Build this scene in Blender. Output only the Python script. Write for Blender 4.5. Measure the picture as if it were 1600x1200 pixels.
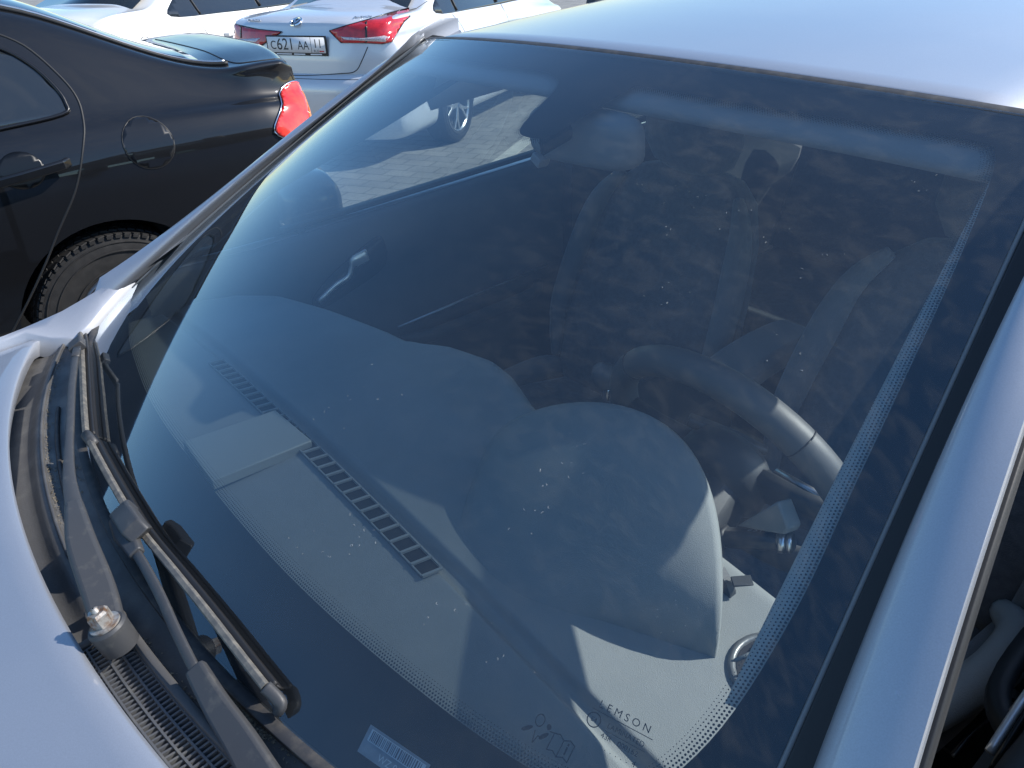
import bpy, bmesh, math, random
import numpy as np
from mathutils import Vector, Matrix
from mathutils.bvhtree import BVHTree
random.seed(7)
for o in list(bpy.data.objects): bpy.data.objects.remove(o, do_unlink=True)
C = bpy.context.scene.collection
SC = bpy.context.scene

# ------------------------------------------------------------------ camera
CP = Vector((0.87934, -0.05813, 1.5543))
CD = Vector((-0.68425016, 0.5282777, -0.50271701))
CR = Vector((0.62432271, 0.78061054, -0.02946742))
CU = Vector((-0.37685922, 0.33402073, 0.86394865))
FPX = 1202.0
cam_d = bpy.data.cameras.new('camera'); cam = bpy.data.objects.new('camera', cam_d); C.objects.link(cam)
cam_d.sensor_width = 36; cam_d.lens = 36 * FPX / 1600; cam_d.clip_start = .02; cam_d.clip_end = 2000
cam.matrix_world = Matrix(((CR.x, CU.x, -CD.x, CP.x), (CR.y, CU.y, -CD.y, CP.y), (CR.z, CU.z, -CD.z, CP.z), (0, 0, 0, 1)))
SC.camera = cam

# ------------------------------------------------------------------ light
SUN = Vector((.62, 1.0, .88)).normalized()
el = math.asin(SUN.z); az = math.atan2(SUN.x, SUN.y)
w = bpy.data.worlds.new('World'); SC.world = w; w.use_nodes = True
nt = w.node_tree; nt.nodes.clear()
def N(nt, t, **k):
    n = nt.nodes.new(t)
    for a, b in k.items():
        if a in n.inputs: n.inputs[a].default_value = b
        else: setattr(n, a, b)
    return n
L = lambda nt, a, b: nt.links.new(a, b)
sky = N(nt, 'ShaderNodeTexSky', sky_type='NISHITA', sun_disc=False, sun_elevation=el, sun_rotation=az, air_density=1.0, dust_density=.35, ozone_density=1.6)
bg = N(nt, 'ShaderNodeBackground', Strength=.125); out = N(nt, 'ShaderNodeOutputWorld')
tc = N(nt, 'ShaderNodeTexCoord'); sep = N(nt, 'ShaderNodeSeparateXYZ'); L(nt, tc.outputs['Generated'], sep.inputs[0])
mp = N(nt, 'ShaderNodeMapping'); mp.inputs['Scale'].default_value = (1.0, 2.4, 1.1); mp.inputs['Rotation'].default_value = (0, 0, 1.0)
L(nt, tc.outputs['Generated'], mp.inputs[0])
n1 = N(nt, 'ShaderNodeTexNoise', Scale=17.0, Detail=10.0, Roughness=.58, Distortion=.5); L(nt, mp.outputs[0], n1.inputs['Vector'])
n2 = N(nt, 'ShaderNodeTexNoise', Scale=1.6, Detail=3.0, Roughness=.5); L(nt, mp.outputs[0], n2.inputs['Vector'])
r1 = N(nt, 'ShaderNodeMapRange', interpolation_type='SMOOTHSTEP'); r1.inputs[1].default_value = .42; r1.inputs[2].default_value = .72; L(nt, n1.outputs[0], r1.inputs[0])
# clouds: thick overhead, thin towards the horizon on the sun side, clear blue towards -x
el_m = N(nt, 'ShaderNodeMapRange', interpolation_type='SMOOTHSTEP'); el_m.inputs[1].default_value = .62; el_m.inputs[2].default_value = .92; L(nt, sep.outputs[2], el_m.inputs[0])
xm = N(nt, 'ShaderNodeMapRange', interpolation_type='SMOOTHSTEP'); xm.inputs[1].default_value = -.45; xm.inputs[2].default_value = .35; L(nt, sep.outputs[0], xm.inputs[0])
mx = N(nt, 'ShaderNodeMath', operation='MAXIMUM'); L(nt, el_m.outputs[0], mx.inputs[0]); L(nt, xm.outputs[0], mx.inputs[1])
m1 = N(nt, 'ShaderNodeMath', operation='MULTIPLY'); L(nt, mx.outputs[0], m1.inputs[0]); L(nt, r1.outputs[0], m1.inputs[1])
m2 = N(nt, 'ShaderNodeMath', operation='MULTIPLY'); L(nt, m1.outputs[0], m2.inputs[0]); m2.inputs[1].default_value = .115
m3 = N(nt, 'ShaderNodeMath', operation='MULTIPLY_ADD'); L(nt, n2.outputs[0], m3.inputs[0]); m3.inputs[1].default_value = .10; L(nt, m2.outputs[0], m3.inputs[2]); m3.use_clamp = True
hs = N(nt, 'ShaderNodeHueSaturation', Saturation=1.36, Value=1.15); L(nt, sky.outputs[0], hs.inputs['Color'])
cm = N(nt, 'ShaderNodeMix', data_type='RGBA'); L(nt, m3.outputs[0], cm.inputs[0]); L(nt, hs.outputs[0], cm.inputs[6]); cm.inputs[7].default_value = (8.2, 8.3, 8.6, 1)
L(nt, cm.outputs[2], bg.inputs[0]); L(nt, bg.outputs[0], out.inputs[0])
sd = bpy.data.lights.new('sun', 'SUN'); sd.energy = 4.2; sd.angle = math.radians(.55); sd.color = (1, .955, .89)
so = bpy.data.objects.new('sun', sd); C.objects.link(so); so.rotation_euler = SUN.to_track_quat('Z', 'Y').to_euler()
SC.view_settings.view_transform = 'Standard'; SC.view_settings.look = 'None'; SC.view_settings.exposure = .55; SC.view_settings.gamma = 1
SC.render.engine = 'CYCLES'
try:
    SC.cycles.transparent_max_bounces = 16; SC.cycles.max_bounces = 10
except Exception: pass

# ------------------------------------------------------------------ helpers: points measured on real planes
def ray(q): return CD + CR * ((q[0] - 800) / FPX) - CU * ((q[1] - 600) / FPX)
def at(q, ax, val):                       # pixel -> point of the plane x|y|z = val
    v = ray(q); t = (val - CP[ax]) / v[ax]; return CP + v * t
def atp(q, p0, n):
    v = ray(q); n = Vector(n); t = ((Vector(p0) - CP).dot(n)) / v.dot(n); return CP + v * t
def S(s, t, h=0.):                        # the windscreen surface
    xb, xt = .752 * s, .6015 * s
    B = Vector((xb, .2952 * xb * xb, .9366 - .0181 * s * s)); T = Vector((xt, .7942 + .2559 * xt * xt, 1.4047 - .0301 * s * s))
    g = B * (1 - t) + T * t; g.z += .12 * t * (1 - t) - .016 * abs(s) ** 6 * max(0., math.sin(math.pi * min(max(t, 0), 1)))
    if h:
        e = 1e-3; n = (S(s + e, t) - S(s - e, t)).cross(S(s, t + e) - S(s, t - e)).normalized(); g = g + n * h
    return g
def pxy(P):
    v = P - CP; z = v.dot(CD); return (800 + FPX * v.dot(CR) / z, 600 - FPX * v.dot(CU) / z)
def st(q):
    x = np.array([0., .5])
    for _ in range(50):
        f = lambda a: np.array(pxy(S(a[0], a[1]))) - np.array(q, float)
        r = f(x); J = np.stack([(f(x + [1e-5, 0]) - r) / 1e-5, (f(x + [0, 1e-5]) - r) / 1e-5], 1)
        x = x - np.clip(np.linalg.solve(J, r), -.3, .3)
    return x
def og(q, h=0.):
    a = st(q); return S(a[0], a[1], h)

# ------------------------------------------------------------------ helpers: objects
OFF = {}
def tag(o, label=None, cat=None, group=None, kind=None):
    for k, v in (('label', label), ('category', cat), ('group', group), ('kind', kind)):
        if v: o[k] = v
    return o
def root(name, loc, label, cat):
    o = bpy.data.objects.new(name, None); o.empty_display_size = .2; C.objects.link(o); o.location = loc
    OFF[o.name] = Vector(loc); return tag(o, label, cat)
def link(name, me, mat, parent=None, smooth=True, label=None):
    o = bpy.data.objects.new(name, me); C.objects.link(o)
    off = OFF[parent.name] if parent else Vector((0, 0, 0)); OFF[o.name] = off
    me.transform(Matrix.Translation(-off))
    if parent: o.parent = parent
    if mat: me.materials.append(mat)
    if smooth:
        for p in me.polygons: p.use_smooth = True
    if label: o['label'] = label
    return o
class MB:
    def __init__(s): s.v = []; s.f = []
    def grid(s, rows, closed=False, caps=False):
        b = len(s.v); m = len(rows[0])
        for r in rows: s.v += [tuple(p) for p in r]
        for i in range(len(rows) - 1):
            for j in range(m - (0 if closed else 1)):
                k = (j + 1) % m
                s.f.append((b + i * m + j, b + i * m + k, b + (i + 1) * m + k, b + (i + 1) * m + j))
        if caps:
            s.f.append(tuple(b + j for j in range(m))[::-1]); s.f.append(tuple(b + (len(rows) - 1) * m + j for j in range(m)))
        return s
    def tube(s, pts, r, n=8, up=None, flat=1.0, cap=True):      # r: radius or list; flat: height/width
        pts = [Vector(p) for p in pts]; rows = []
        for i, p in enumerate(pts):
            d = (pts[min(i + 1, len(pts) - 1)] - pts[max(i - 1, 0)]).normalized()
            u = Vector(up) if up is not None else Vector((0, 0, 1))
            if abs(d.dot(u.normalized())) > .97: u = Vector((1, 0, 0))
            a = d.cross(u).normalized(); b = a.cross(d).normalized(); rr = r[i] if isinstance(r, (list, tuple)) else r
            rows.append([p + a * rr * math.cos(k * 2 * math.pi / n) + b * rr * flat * math.sin(k * 2 * math.pi / n) for k in range(n)])
        return s.grid(rows, True, cap)
    def bar(s, pts, w_, h_, up=(0, 0, 1), rnd=.25):             # rounded rectangular bar along a path; w_,h_ numbers or lists
        pts = [Vector(p) for p in pts]; rows = []
        for i, p in enumerate(pts):
            d = (pts[min(i + 1, len(pts) - 1)] - pts[max(i - 1, 0)]).normalized(); u = Vector(up)
            a = d.cross(u).normalized(); b = a.cross(d).normalized()
            W = (w_[i] if isinstance(w_, (list, tuple)) else w_) / 2; H = (h_[i] if isinstance(h_, (list, tuple)) else h_) / 2; c = rnd * min(W, H) * 2 * .5
            rows.append([p + a * x + b * y for x, y in ((W, -H + c), (W, H - c), (W - c, H), (-W + c, H), (-W, H - c), (-W, -H + c), (-W + c, -H), (W - c, -H))])
        return s.grid(rows, True, True)
    def box(s, c, sz, M=None):
        b = len(s.v); c = Vector(c); x, y, z = [a / 2 for a in sz]
        for i in (-1, 1):
            for j in (-1, 1):
                for k in (-1, 1):
                    v = Vector((i * x, j * y, k * z)); s.v.append(tuple(c + (M @ v if M else v)))
        for f in ((0, 1, 3, 2), (4, 6, 7, 5), (0, 4, 5, 1), (2, 3, 7, 6), (0, 2, 6, 4), (1, 5, 7, 3)): s.f.append(tuple(b + i for i in f))
        return s
    def prism(s, pts, vec):
        b = len(s.v); n = len(pts); vec = Vector(vec)
        s.v += [tuple(p) for p in pts] + [tuple(Vector(p) + vec) for p in pts]
        s.f.append(tuple(range(b, b + n))); s.f.append(tuple(range(b + n, b + 2 * n))[::-1])
        for i in range(n): s.f.append((b + i, b + (i + 1) % n, b + n + (i + 1) % n, b + n + i))
        return s
    def lathe(s, prof, c, axis, n=40):     # prof: (radius, along)
        axis = Vector(axis).normalized(); a = axis.orthogonal().normalized(); b = axis.cross(a); c = Vector(c)
        rows = [[c + axis * h + (a * math.cos(k * 2 * math.pi / n) + b * math.sin(k * 2 * math.pi / n)) * r for k in range(n)] for r, h in prof]
        return s.grid(rows, True)
    def build(s, name, mat, parent=None, smooth=True, bevel=0, sub=0, label=None, ang=None, solid=0):
        me = bpy.data.meshes.new(name); me.from_pydata([tuple(v) for v in s.v], [], s.f); me.validate()
        bm = bmesh.new(); bm.from_mesh(me); bmesh.ops.recalc_face_normals(bm, faces=bm.faces); bm.to_mesh(me); bm.free()
        o = link(name, me, mat, parent, smooth, label)
        if solid: m = o.modifiers.new('thickness', 'SOLIDIFY'); m.thickness = solid; m.offset = 0
        if bevel: m = o.modifiers.new('bevel', 'BEVEL'); m.width = bevel; m.segments = 2; m.limit_method = 'ANGLE'; m.angle_limit = math.radians(35)
        if sub: m = o.modifiers.new('sub', 'SUBSURF'); m.levels = m.render_levels = sub
        if ang is not None or bevel:
            me.set_sharp_from_angle(angle=math.radians(ang if ang else 40))
        return o
def crom(P, n=8, closed=False):
    P = [Vector(p) for p in P]; o = []; m = len(P)
    for i in range(m if closed else m - 1):
        g = lambda k: P[k % m] if closed else P[min(max(k, 0), m - 1)]
        a, b, c, d = g(i - 1), g(i), g(i + 1), g(i + 2)
        for k in range(n):
            t = k / n; o.append(.5 * ((2 * b) + (c - a) * t + (2 * a - 5 * b + 4 * c - d) * t * t + (-a + 3 * b - 3 * c + d) * t ** 3))
    if not closed: o.append(P[-1])
    return o
def text(name, body, size, M, mat, parent, align='CENTER', ext=0., sx=1.0):
    cu = bpy.data.curves.new(name, 'FONT'); cu.body = body; cu.size = size; cu.align_x = align; cu.align_y = 'CENTER'; cu.extrude = ext
    to = bpy.data.objects.new(name, cu); C.objects.link(to); dg = bpy.context.evaluated_depsgraph_get()
    me = bpy.data.meshes.new_from_object(to.evaluated_get(dg)); bpy.data.objects.remove(to, do_unlink=True)
    me.transform(M @ Matrix.Diagonal((sx, 1, 1, 1))); me.name = name
    return link(name, me, mat, parent, False)
def join(name, objs, mat, parent):         # merge a few freshly made meshes into one part
    bm = bmesh.new()
    for o in objs: bm.from_mesh(o.data)
    me = bpy.data.meshes.new(name); bm.to_mesh(me); bm.free(); off = OFF[objs[0].name]
    for o in objs: bpy.data.objects.remove(o, do_unlink=True)
    me.transform(Matrix.Translation(off)); return link(name, me, mat, parent, False)

# ------------------------------------------------------------------ materials
def mat(name, base, rough=.5, metal=0., coat=0., coat_r=.03, bump=None, var=None, spec=.5, emis=None, rvar=None, sheen=0.):
    m = bpy.data.materials.new(name); m.use_nodes = True; nt = m.node_tree; b = nt.nodes['Principled BSDF']
    b.inputs['Base Color'].default_value = (*base, 1); b.inputs['Roughness'].default_value = rough; b.inputs['Metallic'].default_value = metal
    b.inputs['Coat Weight'].default_value = coat; b.inputs['Coat Roughness'].default_value = coat_r; b.inputs['Specular IOR Level'].default_value = spec
    b.inputs['Sheen Weight'].default_value = sheen
    tc = N(nt, 'ShaderNodeTexCoord')
    if var:                                # (second colour, scale, low, high)
        n = N(nt, 'ShaderNodeTexNoise', Scale=var[1], Detail=6., Roughness=.6); L(nt, tc.outputs['Object'], n.inputs['Vector'])
        r = N(nt, 'ShaderNodeMapRange'); r.inputs[1].default_value = var[2]; r.inputs[2].default_value = var[3]; L(nt, n.outputs[0], r.inputs[0])
        x = N(nt, 'ShaderNodeMix', data_type='RGBA'); x.inputs[6].default_value = (*base, 1); x.inputs[7].default_value = (*var[0], 1)
        L(nt, r.outputs[0], x.inputs[0]); L(nt, x.outputs[2], b.inputs['Base Color'])
    if rvar:                               # (scale, rough low, rough high)
        n = N(nt, 'ShaderNodeTexNoise', Scale=rvar[0], Detail=5., Roughness=.6); L(nt, tc.outputs['Object'], n.inputs['Vector'])
        r = N(nt, 'ShaderNodeMapRange'); r.inputs[1].default_value = .35; r.inputs[2].default_value = .7; r.inputs[3].default_value = rvar[1]; r.inputs[4].default_value = rvar[2]
        L(nt, n.outputs[0], r.inputs[0]); L(nt, r.outputs[0], b.inputs['Roughness'])
    if bump:                               # (scale, strength, distance)
        n = N(nt, 'ShaderNodeTexNoise', Scale=bump[0], Detail=4.); L(nt, tc.outputs['Object'], n.inputs['Vector'])
        u = N(nt, 'ShaderNodeBump', Strength=bump[1], Distance=bump[2]); L(nt, n.outputs[0], u.inputs['Height']); L(nt, u.outputs[0], b.inputs['Normal'])
    if emis: b.inputs['Emission Color'].default_value = (*emis, 1); b.inputs['Emission Strength'].default_value = 1
    return m
silver = mat('silver_metallic_paint', (.45, .47, .51), .58, .80, .8, .05, bump=(900, .05, .001), var=((.41, .425, .46), 900, .35, .65), rvar=(3, .56, .62))
blackp = mat('black_paint', (.006, .0063, .0075), .4, 0., 1., .01, spec=.13, bump=(2.2, .05, .01))
whitep = mat('white_paint', (.80, .79, .76), .3, 0., 1., .04)
pearl = mat('silver_white_paint', (.66, .67, .69), .33, .25, 1., .04)
rubber = mat('black_rubber', (.012, .012, .013), .55, bump=(500, .2, .0005))
gasket = mat('dusty_rubber', (.03, .03, .032), .6, var=((.085, .075, .062), 60, .45, .8))
plastic = mat('weathered_black_plastic', (.075, .073, .072), .6, var=((.155, .148, .136), 16, .50, .85), bump=(420, .25, .0008), rvar=(14, .42, .7))
armm = mat('grey_wiper_paint', (.050, .051, .054), .55, .1, .05, .3, var=((.10, .095, .085), 70, .55, .8), bump=(500, .15, .0004))
dust = mat('road_dust', (.22, .185, .13), .9, var=((.10, .09, .075), 200, .4, .7), bump=(300, .6, .002))
chrome = mat('chrome', (.75, .76, .78), .12, 1.)
satin = mat('satin_alloy', (.55, .56, .58), .3, 1.)
steel = mat('rusty_steel', (.40, .38, .35), .5, .6, var=((.20, .11, .06), 90, .45, .62), bump=(200, .4, .001))
dashm = mat('grained_dashboard_plastic', (.215, .228, .226), .62, bump=(1100, .55, .0011), var=((.24, .252, .248), 7, .4, .65), spec=.35)
dashd = mat('dark_dashboard_plastic', (.026, .028, .030), .5, bump=(900, .3, .0006))
cardm = mat('door_card_plastic', (.055, .058, .062), .6, bump=(700, .4, .0008), var=((.065, .068, .073), 12, .4, .6))
fabric = mat('seat_fabric', (.095, .097, .102), .9, bump=(420, .7, .002), var=((.125, .125, .132), 60, .4, .6), sheen=.3)
bolster = mat('grey_seat_fabric', (.16, .16, .16), .9, bump=(500, .7, .002), sheen=.3)
head = mat('light_headliner', (.26, .27, .28), .9, bump=(500, .4, .001))
leather = mat('steering_wheel_leather', (.085, .086, .088), .5, bump=(1200, .35, .0006))
carpet = mat('floor_carpet', (.02, .02, .022), .95, bump=(300, .8, .003))
tyre = mat('tyre_rubber', (.013, .0125, .0125), .7, var=((.028, .026, .025), 25, .42, .75), bump=(200, .3, .001))
redp = mat('red_lamp_plastic', (.62, .015, .02), .12, 0., 1., .01, var=((.42, .008, .012), 18, .4, .6))
redc = mat('pale_red_lamp_plastic', (.66, .025, .02), .12, 0., 1., .01, var=((.75, .07, .035), 12, .42, .62))
amber = mat('amber_lamp_plastic', (.80, .22, .05), .12, 0., 1., .01)
clearl = mat('clear_lamp_plastic', (.72, .62, .62), .12, .2, 1., .01, var=((.45, .4, .42), 90, .4, .6))
platem = mat('plate_white', (.78, .78, .78), .35)
ink = mat('black_ink', (.012, .012, .014), .5)
blackf = mat('black_enamel', (.008, .008, .010), .25, spec=.5)
blue_i = mat('blue_ink', (.03, .06, .35), .5); red_i = mat('red_ink', (.6, .02, .02), .5)
darkgl = mat('dark_tinted_glass', (.018, .022, .026), .03, 0., .6, .01, spec=.6)
stickm = mat('white_sticker', (.55, .56, .58), .5)
beige = mat('beige_sealer', (.45, .41, .34), .6, bump=(120, .3, .001))

def glassmat(name, tint, scale, dustf, ior=1.5, extra=.0, spots=0.):
    m = bpy.data.materials.new(name); m.use_nodes = True; nt = m.node_tree; nt.nodes.clear()
    out = N(nt, 'ShaderNodeOutputMaterial'); tr = N(nt, 'ShaderNodeBsdfTransparent'); tr.inputs[0].default_value = (*tint, 1)
    gl = N(nt, 'ShaderNodeBsdfGlossy', Roughness=.0); gl.inputs[0].default_value = (1, 1, 1, 1)
    fr = N(nt, 'ShaderNodeFresnel', IOR=ior)
    # two faces of the pane: R = 2r / (1 + r)
    a = N(nt, 'ShaderNodeMath', operation='ADD'); a.inputs[1].default_value = 1.; L(nt, fr.outputs[0], a.inputs[0])
    b = N(nt, 'ShaderNodeMath', operation='DIVIDE'); L(nt, fr.outputs[0], b.inputs[0]); L(nt, a.outputs[0], b.inputs[1])
    c = N(nt, 'ShaderNodeMath', operation='MULTIPLY'); c.inputs[1].default_value = scale; L(nt, b.outputs[0], c.inputs[0]); c.use_clamp = True
    mx = N(nt, 'ShaderNodeMixShader'); L(nt, c.outputs[0], mx.inputs[0]); L(nt, tr.outputs[0], mx.inputs[1]); L(nt, gl.outputs[0], mx.inputs[2])
    if extra:                              # added bluish mirror layer, strengthens the veil of reflected sky
        g2 = N(nt, 'ShaderNodeBsdfGlossy', Roughness=.0); cc = N(nt, 'ShaderNodeVectorMath', operation='SCALE'); cc.inputs[0].default_value = (.68 * extra, .95 * extra, 1.14 * extra); L(nt, b.outputs[0], cc.inputs['Scale']); L(nt, cc.outputs[0], g2.inputs[0])
        ad2 = N(nt, 'ShaderNodeAddShader'); L(nt, mx.outputs[0], ad2.inputs[0]); L(nt, g2.outputs[0], ad2.inputs[1]); mx = ad2
    tc = N(nt, 'ShaderNodeTexCoord'); last = mx
    if dustf:
        df = N(nt, 'ShaderNodeBsdfDiffuse'); df.inputs[0].default_value = (.62, .64, .64, 1)
        tl = N(nt, 'ShaderNodeBsdfTranslucent'); tl.inputs[0].default_value = (.5, .5, .5, 1); dm = N(nt, 'ShaderNodeMixShader'); dm.inputs[0].default_value = .4
        L(nt, df.outputs[0], dm.inputs[1]); L(nt, tl.outputs[0], dm.inputs[2])
        n = N(nt, 'ShaderNodeTexNoise', Scale=4., Detail=8., Roughness=.65); L(nt, tc.outputs['Object'], n.inputs['Vector'])
        r = N(nt, 'ShaderNodeMapRange'); r.inputs[1].default_value = .3; r.inputs[2].default_value = .75; r.inputs[3].default_value = dustf * .5; r.inputs[4].default_value = dustf * 1.5
        L(nt, n.outputs[0], r.inputs[0])
        v = N(nt, 'ShaderNodeTexVoronoi', Scale=230.); L(nt, tc.outputs['Object'], v.inputs['Vector'])
        s_ = N(nt, 'ShaderNodeMapRange'); s_.inputs[1].default_value = .17; s_.inputs[2].default_value = .05; s_.inputs[3].default_value = 0; s_.inputs[4].default_value = spots; L(nt, v.outputs['Distance'], s_.inputs[0])
        n3 = N(nt, 'ShaderNodeTexNoise', Scale=11., Detail=4.); L(nt, tc.outputs['Object'], n3.inputs['Vector'])
        r3 = N(nt, 'ShaderNodeMapRange'); r3.inputs[1].default_value = .56; r3.inputs[2].default_value = .72; L(nt, n3.outputs[0], r3.inputs[0])
        q = N(nt, 'ShaderNodeMath', operation='MULTIPLY'); L(nt, s_.outputs[0], q.inputs[0]); L(nt, r3.outputs[0], q.inputs[1])
        ad = N(nt, 'ShaderNodeMath', operation='ADD'); L(nt, r.outputs[0], ad.inputs[0]); L(nt, q.outputs[0], ad.inputs[1]); ad.use_clamp = True
        m2_ = N(nt, 'ShaderNodeMixShader'); L(nt, ad.outputs[0], m2_.inputs[0]); L(nt, mx.outputs[0], m2_.inputs[1]); L(nt, dm.outputs[0], m2_.inputs[2]); last = m2_
    L(nt, last.outputs[0], out.inputs[0]); return m
wsg = glassmat('windscreen_glass', (.86, .96, .98), 1.62, .035, spots=.2, extra=.45)
darkg = glassmat('sun_blocking_glass', (.22, .25, .25), 1.0, .0)  # dark tint added to keep the sun out of the rear cabin
sideg = glassmat('side_window_glass', (.88, .95, .91), 1.0, .0)

# ------------------------------------------------------------------ setting
def paving():
    m = bpy.data.materials.new('concrete_paving'); m.use_nodes = True; nt = m.node_tree; b = nt.nodes['Principled BSDF']; b.inputs['Roughness'].default_value = .85
    tc = N(nt, 'ShaderNodeTexCoord'); mp = N(nt, 'ShaderNodeMapping'); mp.inputs['Rotation'].default_value = (0, 0, math.radians(-30)); L(nt, tc.outputs['Object'], mp.inputs[0])
    br = N(nt, 'ShaderNodeTexBrick', Scale=1.0); br.inputs['Color1'].default_value = (.31, .30, .275, 1); br.inputs['Color2'].default_value = (.25, .245, .23, 1); br.inputs['Mortar'].default_value = (.13, .12, .10, 1)
    br.inputs['Brick Width'].default_value = .24; br.inputs['Row Height'].default_value = .16; br.inputs['Mortar Size'].default_value = .006; L(nt, mp.outputs[0], br.inputs['Vector'])
    n = N(nt, 'ShaderNodeTexNoise', Scale=3., Detail=8.); L(nt, tc.outputs['Object'], n.inputs['Vector'])
    x = N(nt, 'ShaderNodeMix', data_type='RGBA', blend_type='MULTIPLY'); x.inputs[0].default_value = .5; L(nt, br.outputs[0], x.inputs[6])
    r = N(nt, 'ShaderNodeMapRange'); r.inputs[1].default_value = .3; r.inputs[2].default_value = .7; r.inputs[3].default_value = .6; r.inputs[4].default_value = 1.2; L(nt, n.outputs[0], r.inputs[0])
    L(nt, r.outputs[0], x.inputs[7]); L(nt, x.outputs[2], b.inputs['Base Color'])
    u = N(nt, 'ShaderNodeBump', Strength=.5, Distance=.004, invert=True); L(nt, br.outputs['Fac'], u.inputs['Height']); L(nt, u.outputs[0], b.inputs['Normal'])
    return m
g = MB().grid([[(-400, -400, 0), (400, -400, 0)], [(-400, 400, 0), (400, 400, 0)]]).build('ground', paving(), smooth=False); tag(g, kind='structure')
linem = mat('worn_white_marking', (.55, .54, .47), .8, var=((.34, .33, .29), 9, .45, .7))
pd = Vector((-.56, .83, 0)).normalized(); pn = Vector((pd.y, -pd.x, 0))
for k, c0 in enumerate([Vector((-3.86, 3.42, 0))]):
    a, b = c0 - pd * 1.6, c0 + pd * 4.2
    l = MB().prism([a - pn * .06 + Vector((0, 0, .001)), a + pn * .06 + Vector((0, 0, .001)), b + pn * .06 + Vector((0, 0, .001)), b - pn * .06 + Vector((0, 0, .001))], (0, 0, .004)).build('parking_line', linem, smooth=False)
    tag(l, kind='structure')

# ================================================================== OTHER CARS
def pchip(xs, ys, x):
    xs = np.array(xs, float); ys = np.array(ys, float); h = np.diff(xs); d = np.diff(ys) / h; m = np.zeros(len(xs))
    m[0] = d[0]; m[-1] = d[-1]
    for i in range(1, len(xs) - 1):
        if d[i - 1] * d[i] > 0:
            a, b = 2 * h[i] + h[i - 1], h[i] + 2 * h[i - 1]; m[i] = (a + b) / (a / d[i - 1] + b / d[i])
    i = np.clip(np.searchsorted(xs, x) - 1, 0, len(xs) - 2); t = (x - xs[i]) / h[i]
    return ((1 + 2 * t) * (1 - t) ** 2) * ys[i] + t * (1 - t) ** 2 * h[i] * m[i] + t * t * (3 - 2 * t) * ys[i + 1] + t * t * (t - 1) * h[i] * m[i + 1]
def car_body(parent, M, T, paint, wheels, wr_=.36):
    """T: columns y, ztop, zbelt, half width, roof half width. Returns the body object and its BVH (world)."""
    ys = np.unique(np.concatenate([np.linspace(0, .5, 22), np.linspace(.5, 4.1, 90), np.linspace(4.1, T['y'][-1], 22)]))
    zt, zb, hw, rw, cr = [np.array([pchip(T['y'], T[k], y) for y in ys]) for k in ('zt', 'zb', 'w', 'wr', 'cr')]
    rows = []
    for i, y in enumerate(ys):
        W, B, Z, R = hw[i], zb[i], zt[i], rw[i]
        P = [(W - .10, .20), (W - .03, .27), (W - .004, .45), (W, .62), (W - .012, B - .13), (W - .05, B - .015), (W - .11, B + (Z - B) * .16), ((W - .11) * .45 + R * .55, B + (Z - B) * .60), (R + .015, Z - (Z - B) * .14), (R - .06, Z - .012), (R * .55, Z + cr[i] * .75), (0, Z + cr[i])]
        half = [Vector((a, 0, b)) for a, b in P]; half = crom(half, 5)
        row = []
        for v in half: row.append((v.x, v.z))
        full = [(-a, b) for a, b in row] + [(a, b) for a, b in row[:-1]][::-1]
        out = []
        for a, b in full:
            k = max(0., 1 - y / .45); k = k * k * (3 - 2 * k)
            sh = float(np.interp(b, T['rz'], T['ry'])) + T.get('plan', .16) * abs(a / W) ** 3.2
            kf = max(0., 1 - (T['y'][-1] - y) / .7); kf = kf * kf * (3 - 2 * kf)
            out.append((a, y + k * sh - kf * .35 * abs(a / W) ** 2.6, b))
        rows.append(out)
    mb = MB(); mb.grid(rows)
    n = len(rows[0]); h = n // 2
    for r, fl in ((rows[0], 1), (rows[-1], 0)):                 # end caps: rows from left point to right point
        cap = []
        for k in range(h + 1):
            A, B_ = Vector(r[k]), Vector(r[n - 1 - k]); line = []
            for j in range(21):
                q = A.lerp(B_, j / 20); u = abs(j / 10 - 1); W = max(abs(A.x), .01)
                yA = A.y - (T.get('plan', .16) * abs(A.x / hw[0]) ** 3.2 if fl else -.35 * abs(A.x / hw[-1]) ** 2.6)
                dy = (T.get('plan', .16) * (abs(q.x) / hw[0]) ** 3.2) if fl else -(.35 * (abs(q.x) / hw[-1]) ** 2.6)
                line.append((q.x, yA + dy, q.z))
            cap.append(line)
        mb.grid(cap)
    mb.grid([[r[0] for r in rows], [r[-1] for r in rows]])
    me = bpy.data.meshes.new('body'); me.from_pydata([tuple(M @ Vector(v)) for v in mb.v], [], mb.f)
    bm = bmesh.new(); bm.from_mesh(me); bmesh.ops.remove_doubles(bm, verts=bm.verts, dist=.0015); bmesh.ops.recalc_face_normals(bm, faces=bm.faces)
    bvh = BVHTree.FromBMesh(bm); bm.to_mesh(me); bm.free()
    o = link('body', me, paint, parent)
    cut = MB()
    for (wy, r) in wheels:
        for sx in (-1, 1):
            a = M @ Vector((sx * .55, wy, .32)); b = M @ Vector((sx * 1.3, wy, .32)); ax = (b - a)
            cut.lathe([(0.001, 0), (r, 0), (r, ax.length), (0.001, ax.length)], a, ax, 56)
    co = cut.build('cut', None, None); bmc = bmesh.new(); bmc.from_mesh(co.data); bmesh.ops.remove_doubles(bmc, verts=bmc.verts, dist=.003); bmesh.ops.recalc_face_normals(bmc, faces=bmc.faces); bmc.to_mesh(co.data); bmc.free()
    mod = o.modifiers.new('b', 'BOOLEAN'); mod.object = co; mod.operation = 'DIFFERENCE'; mod.solver = 'EXACT'
    bpy.context.view_layer.update(); dg = bpy.context.evaluated_depsgraph_get()
    m2 = bpy.data.meshes.new_from_object(o.evaluated_get(dg)); o.modifiers.clear(); o.data = m2; bpy.data.objects.remove(co, do_unlink=True)
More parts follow.
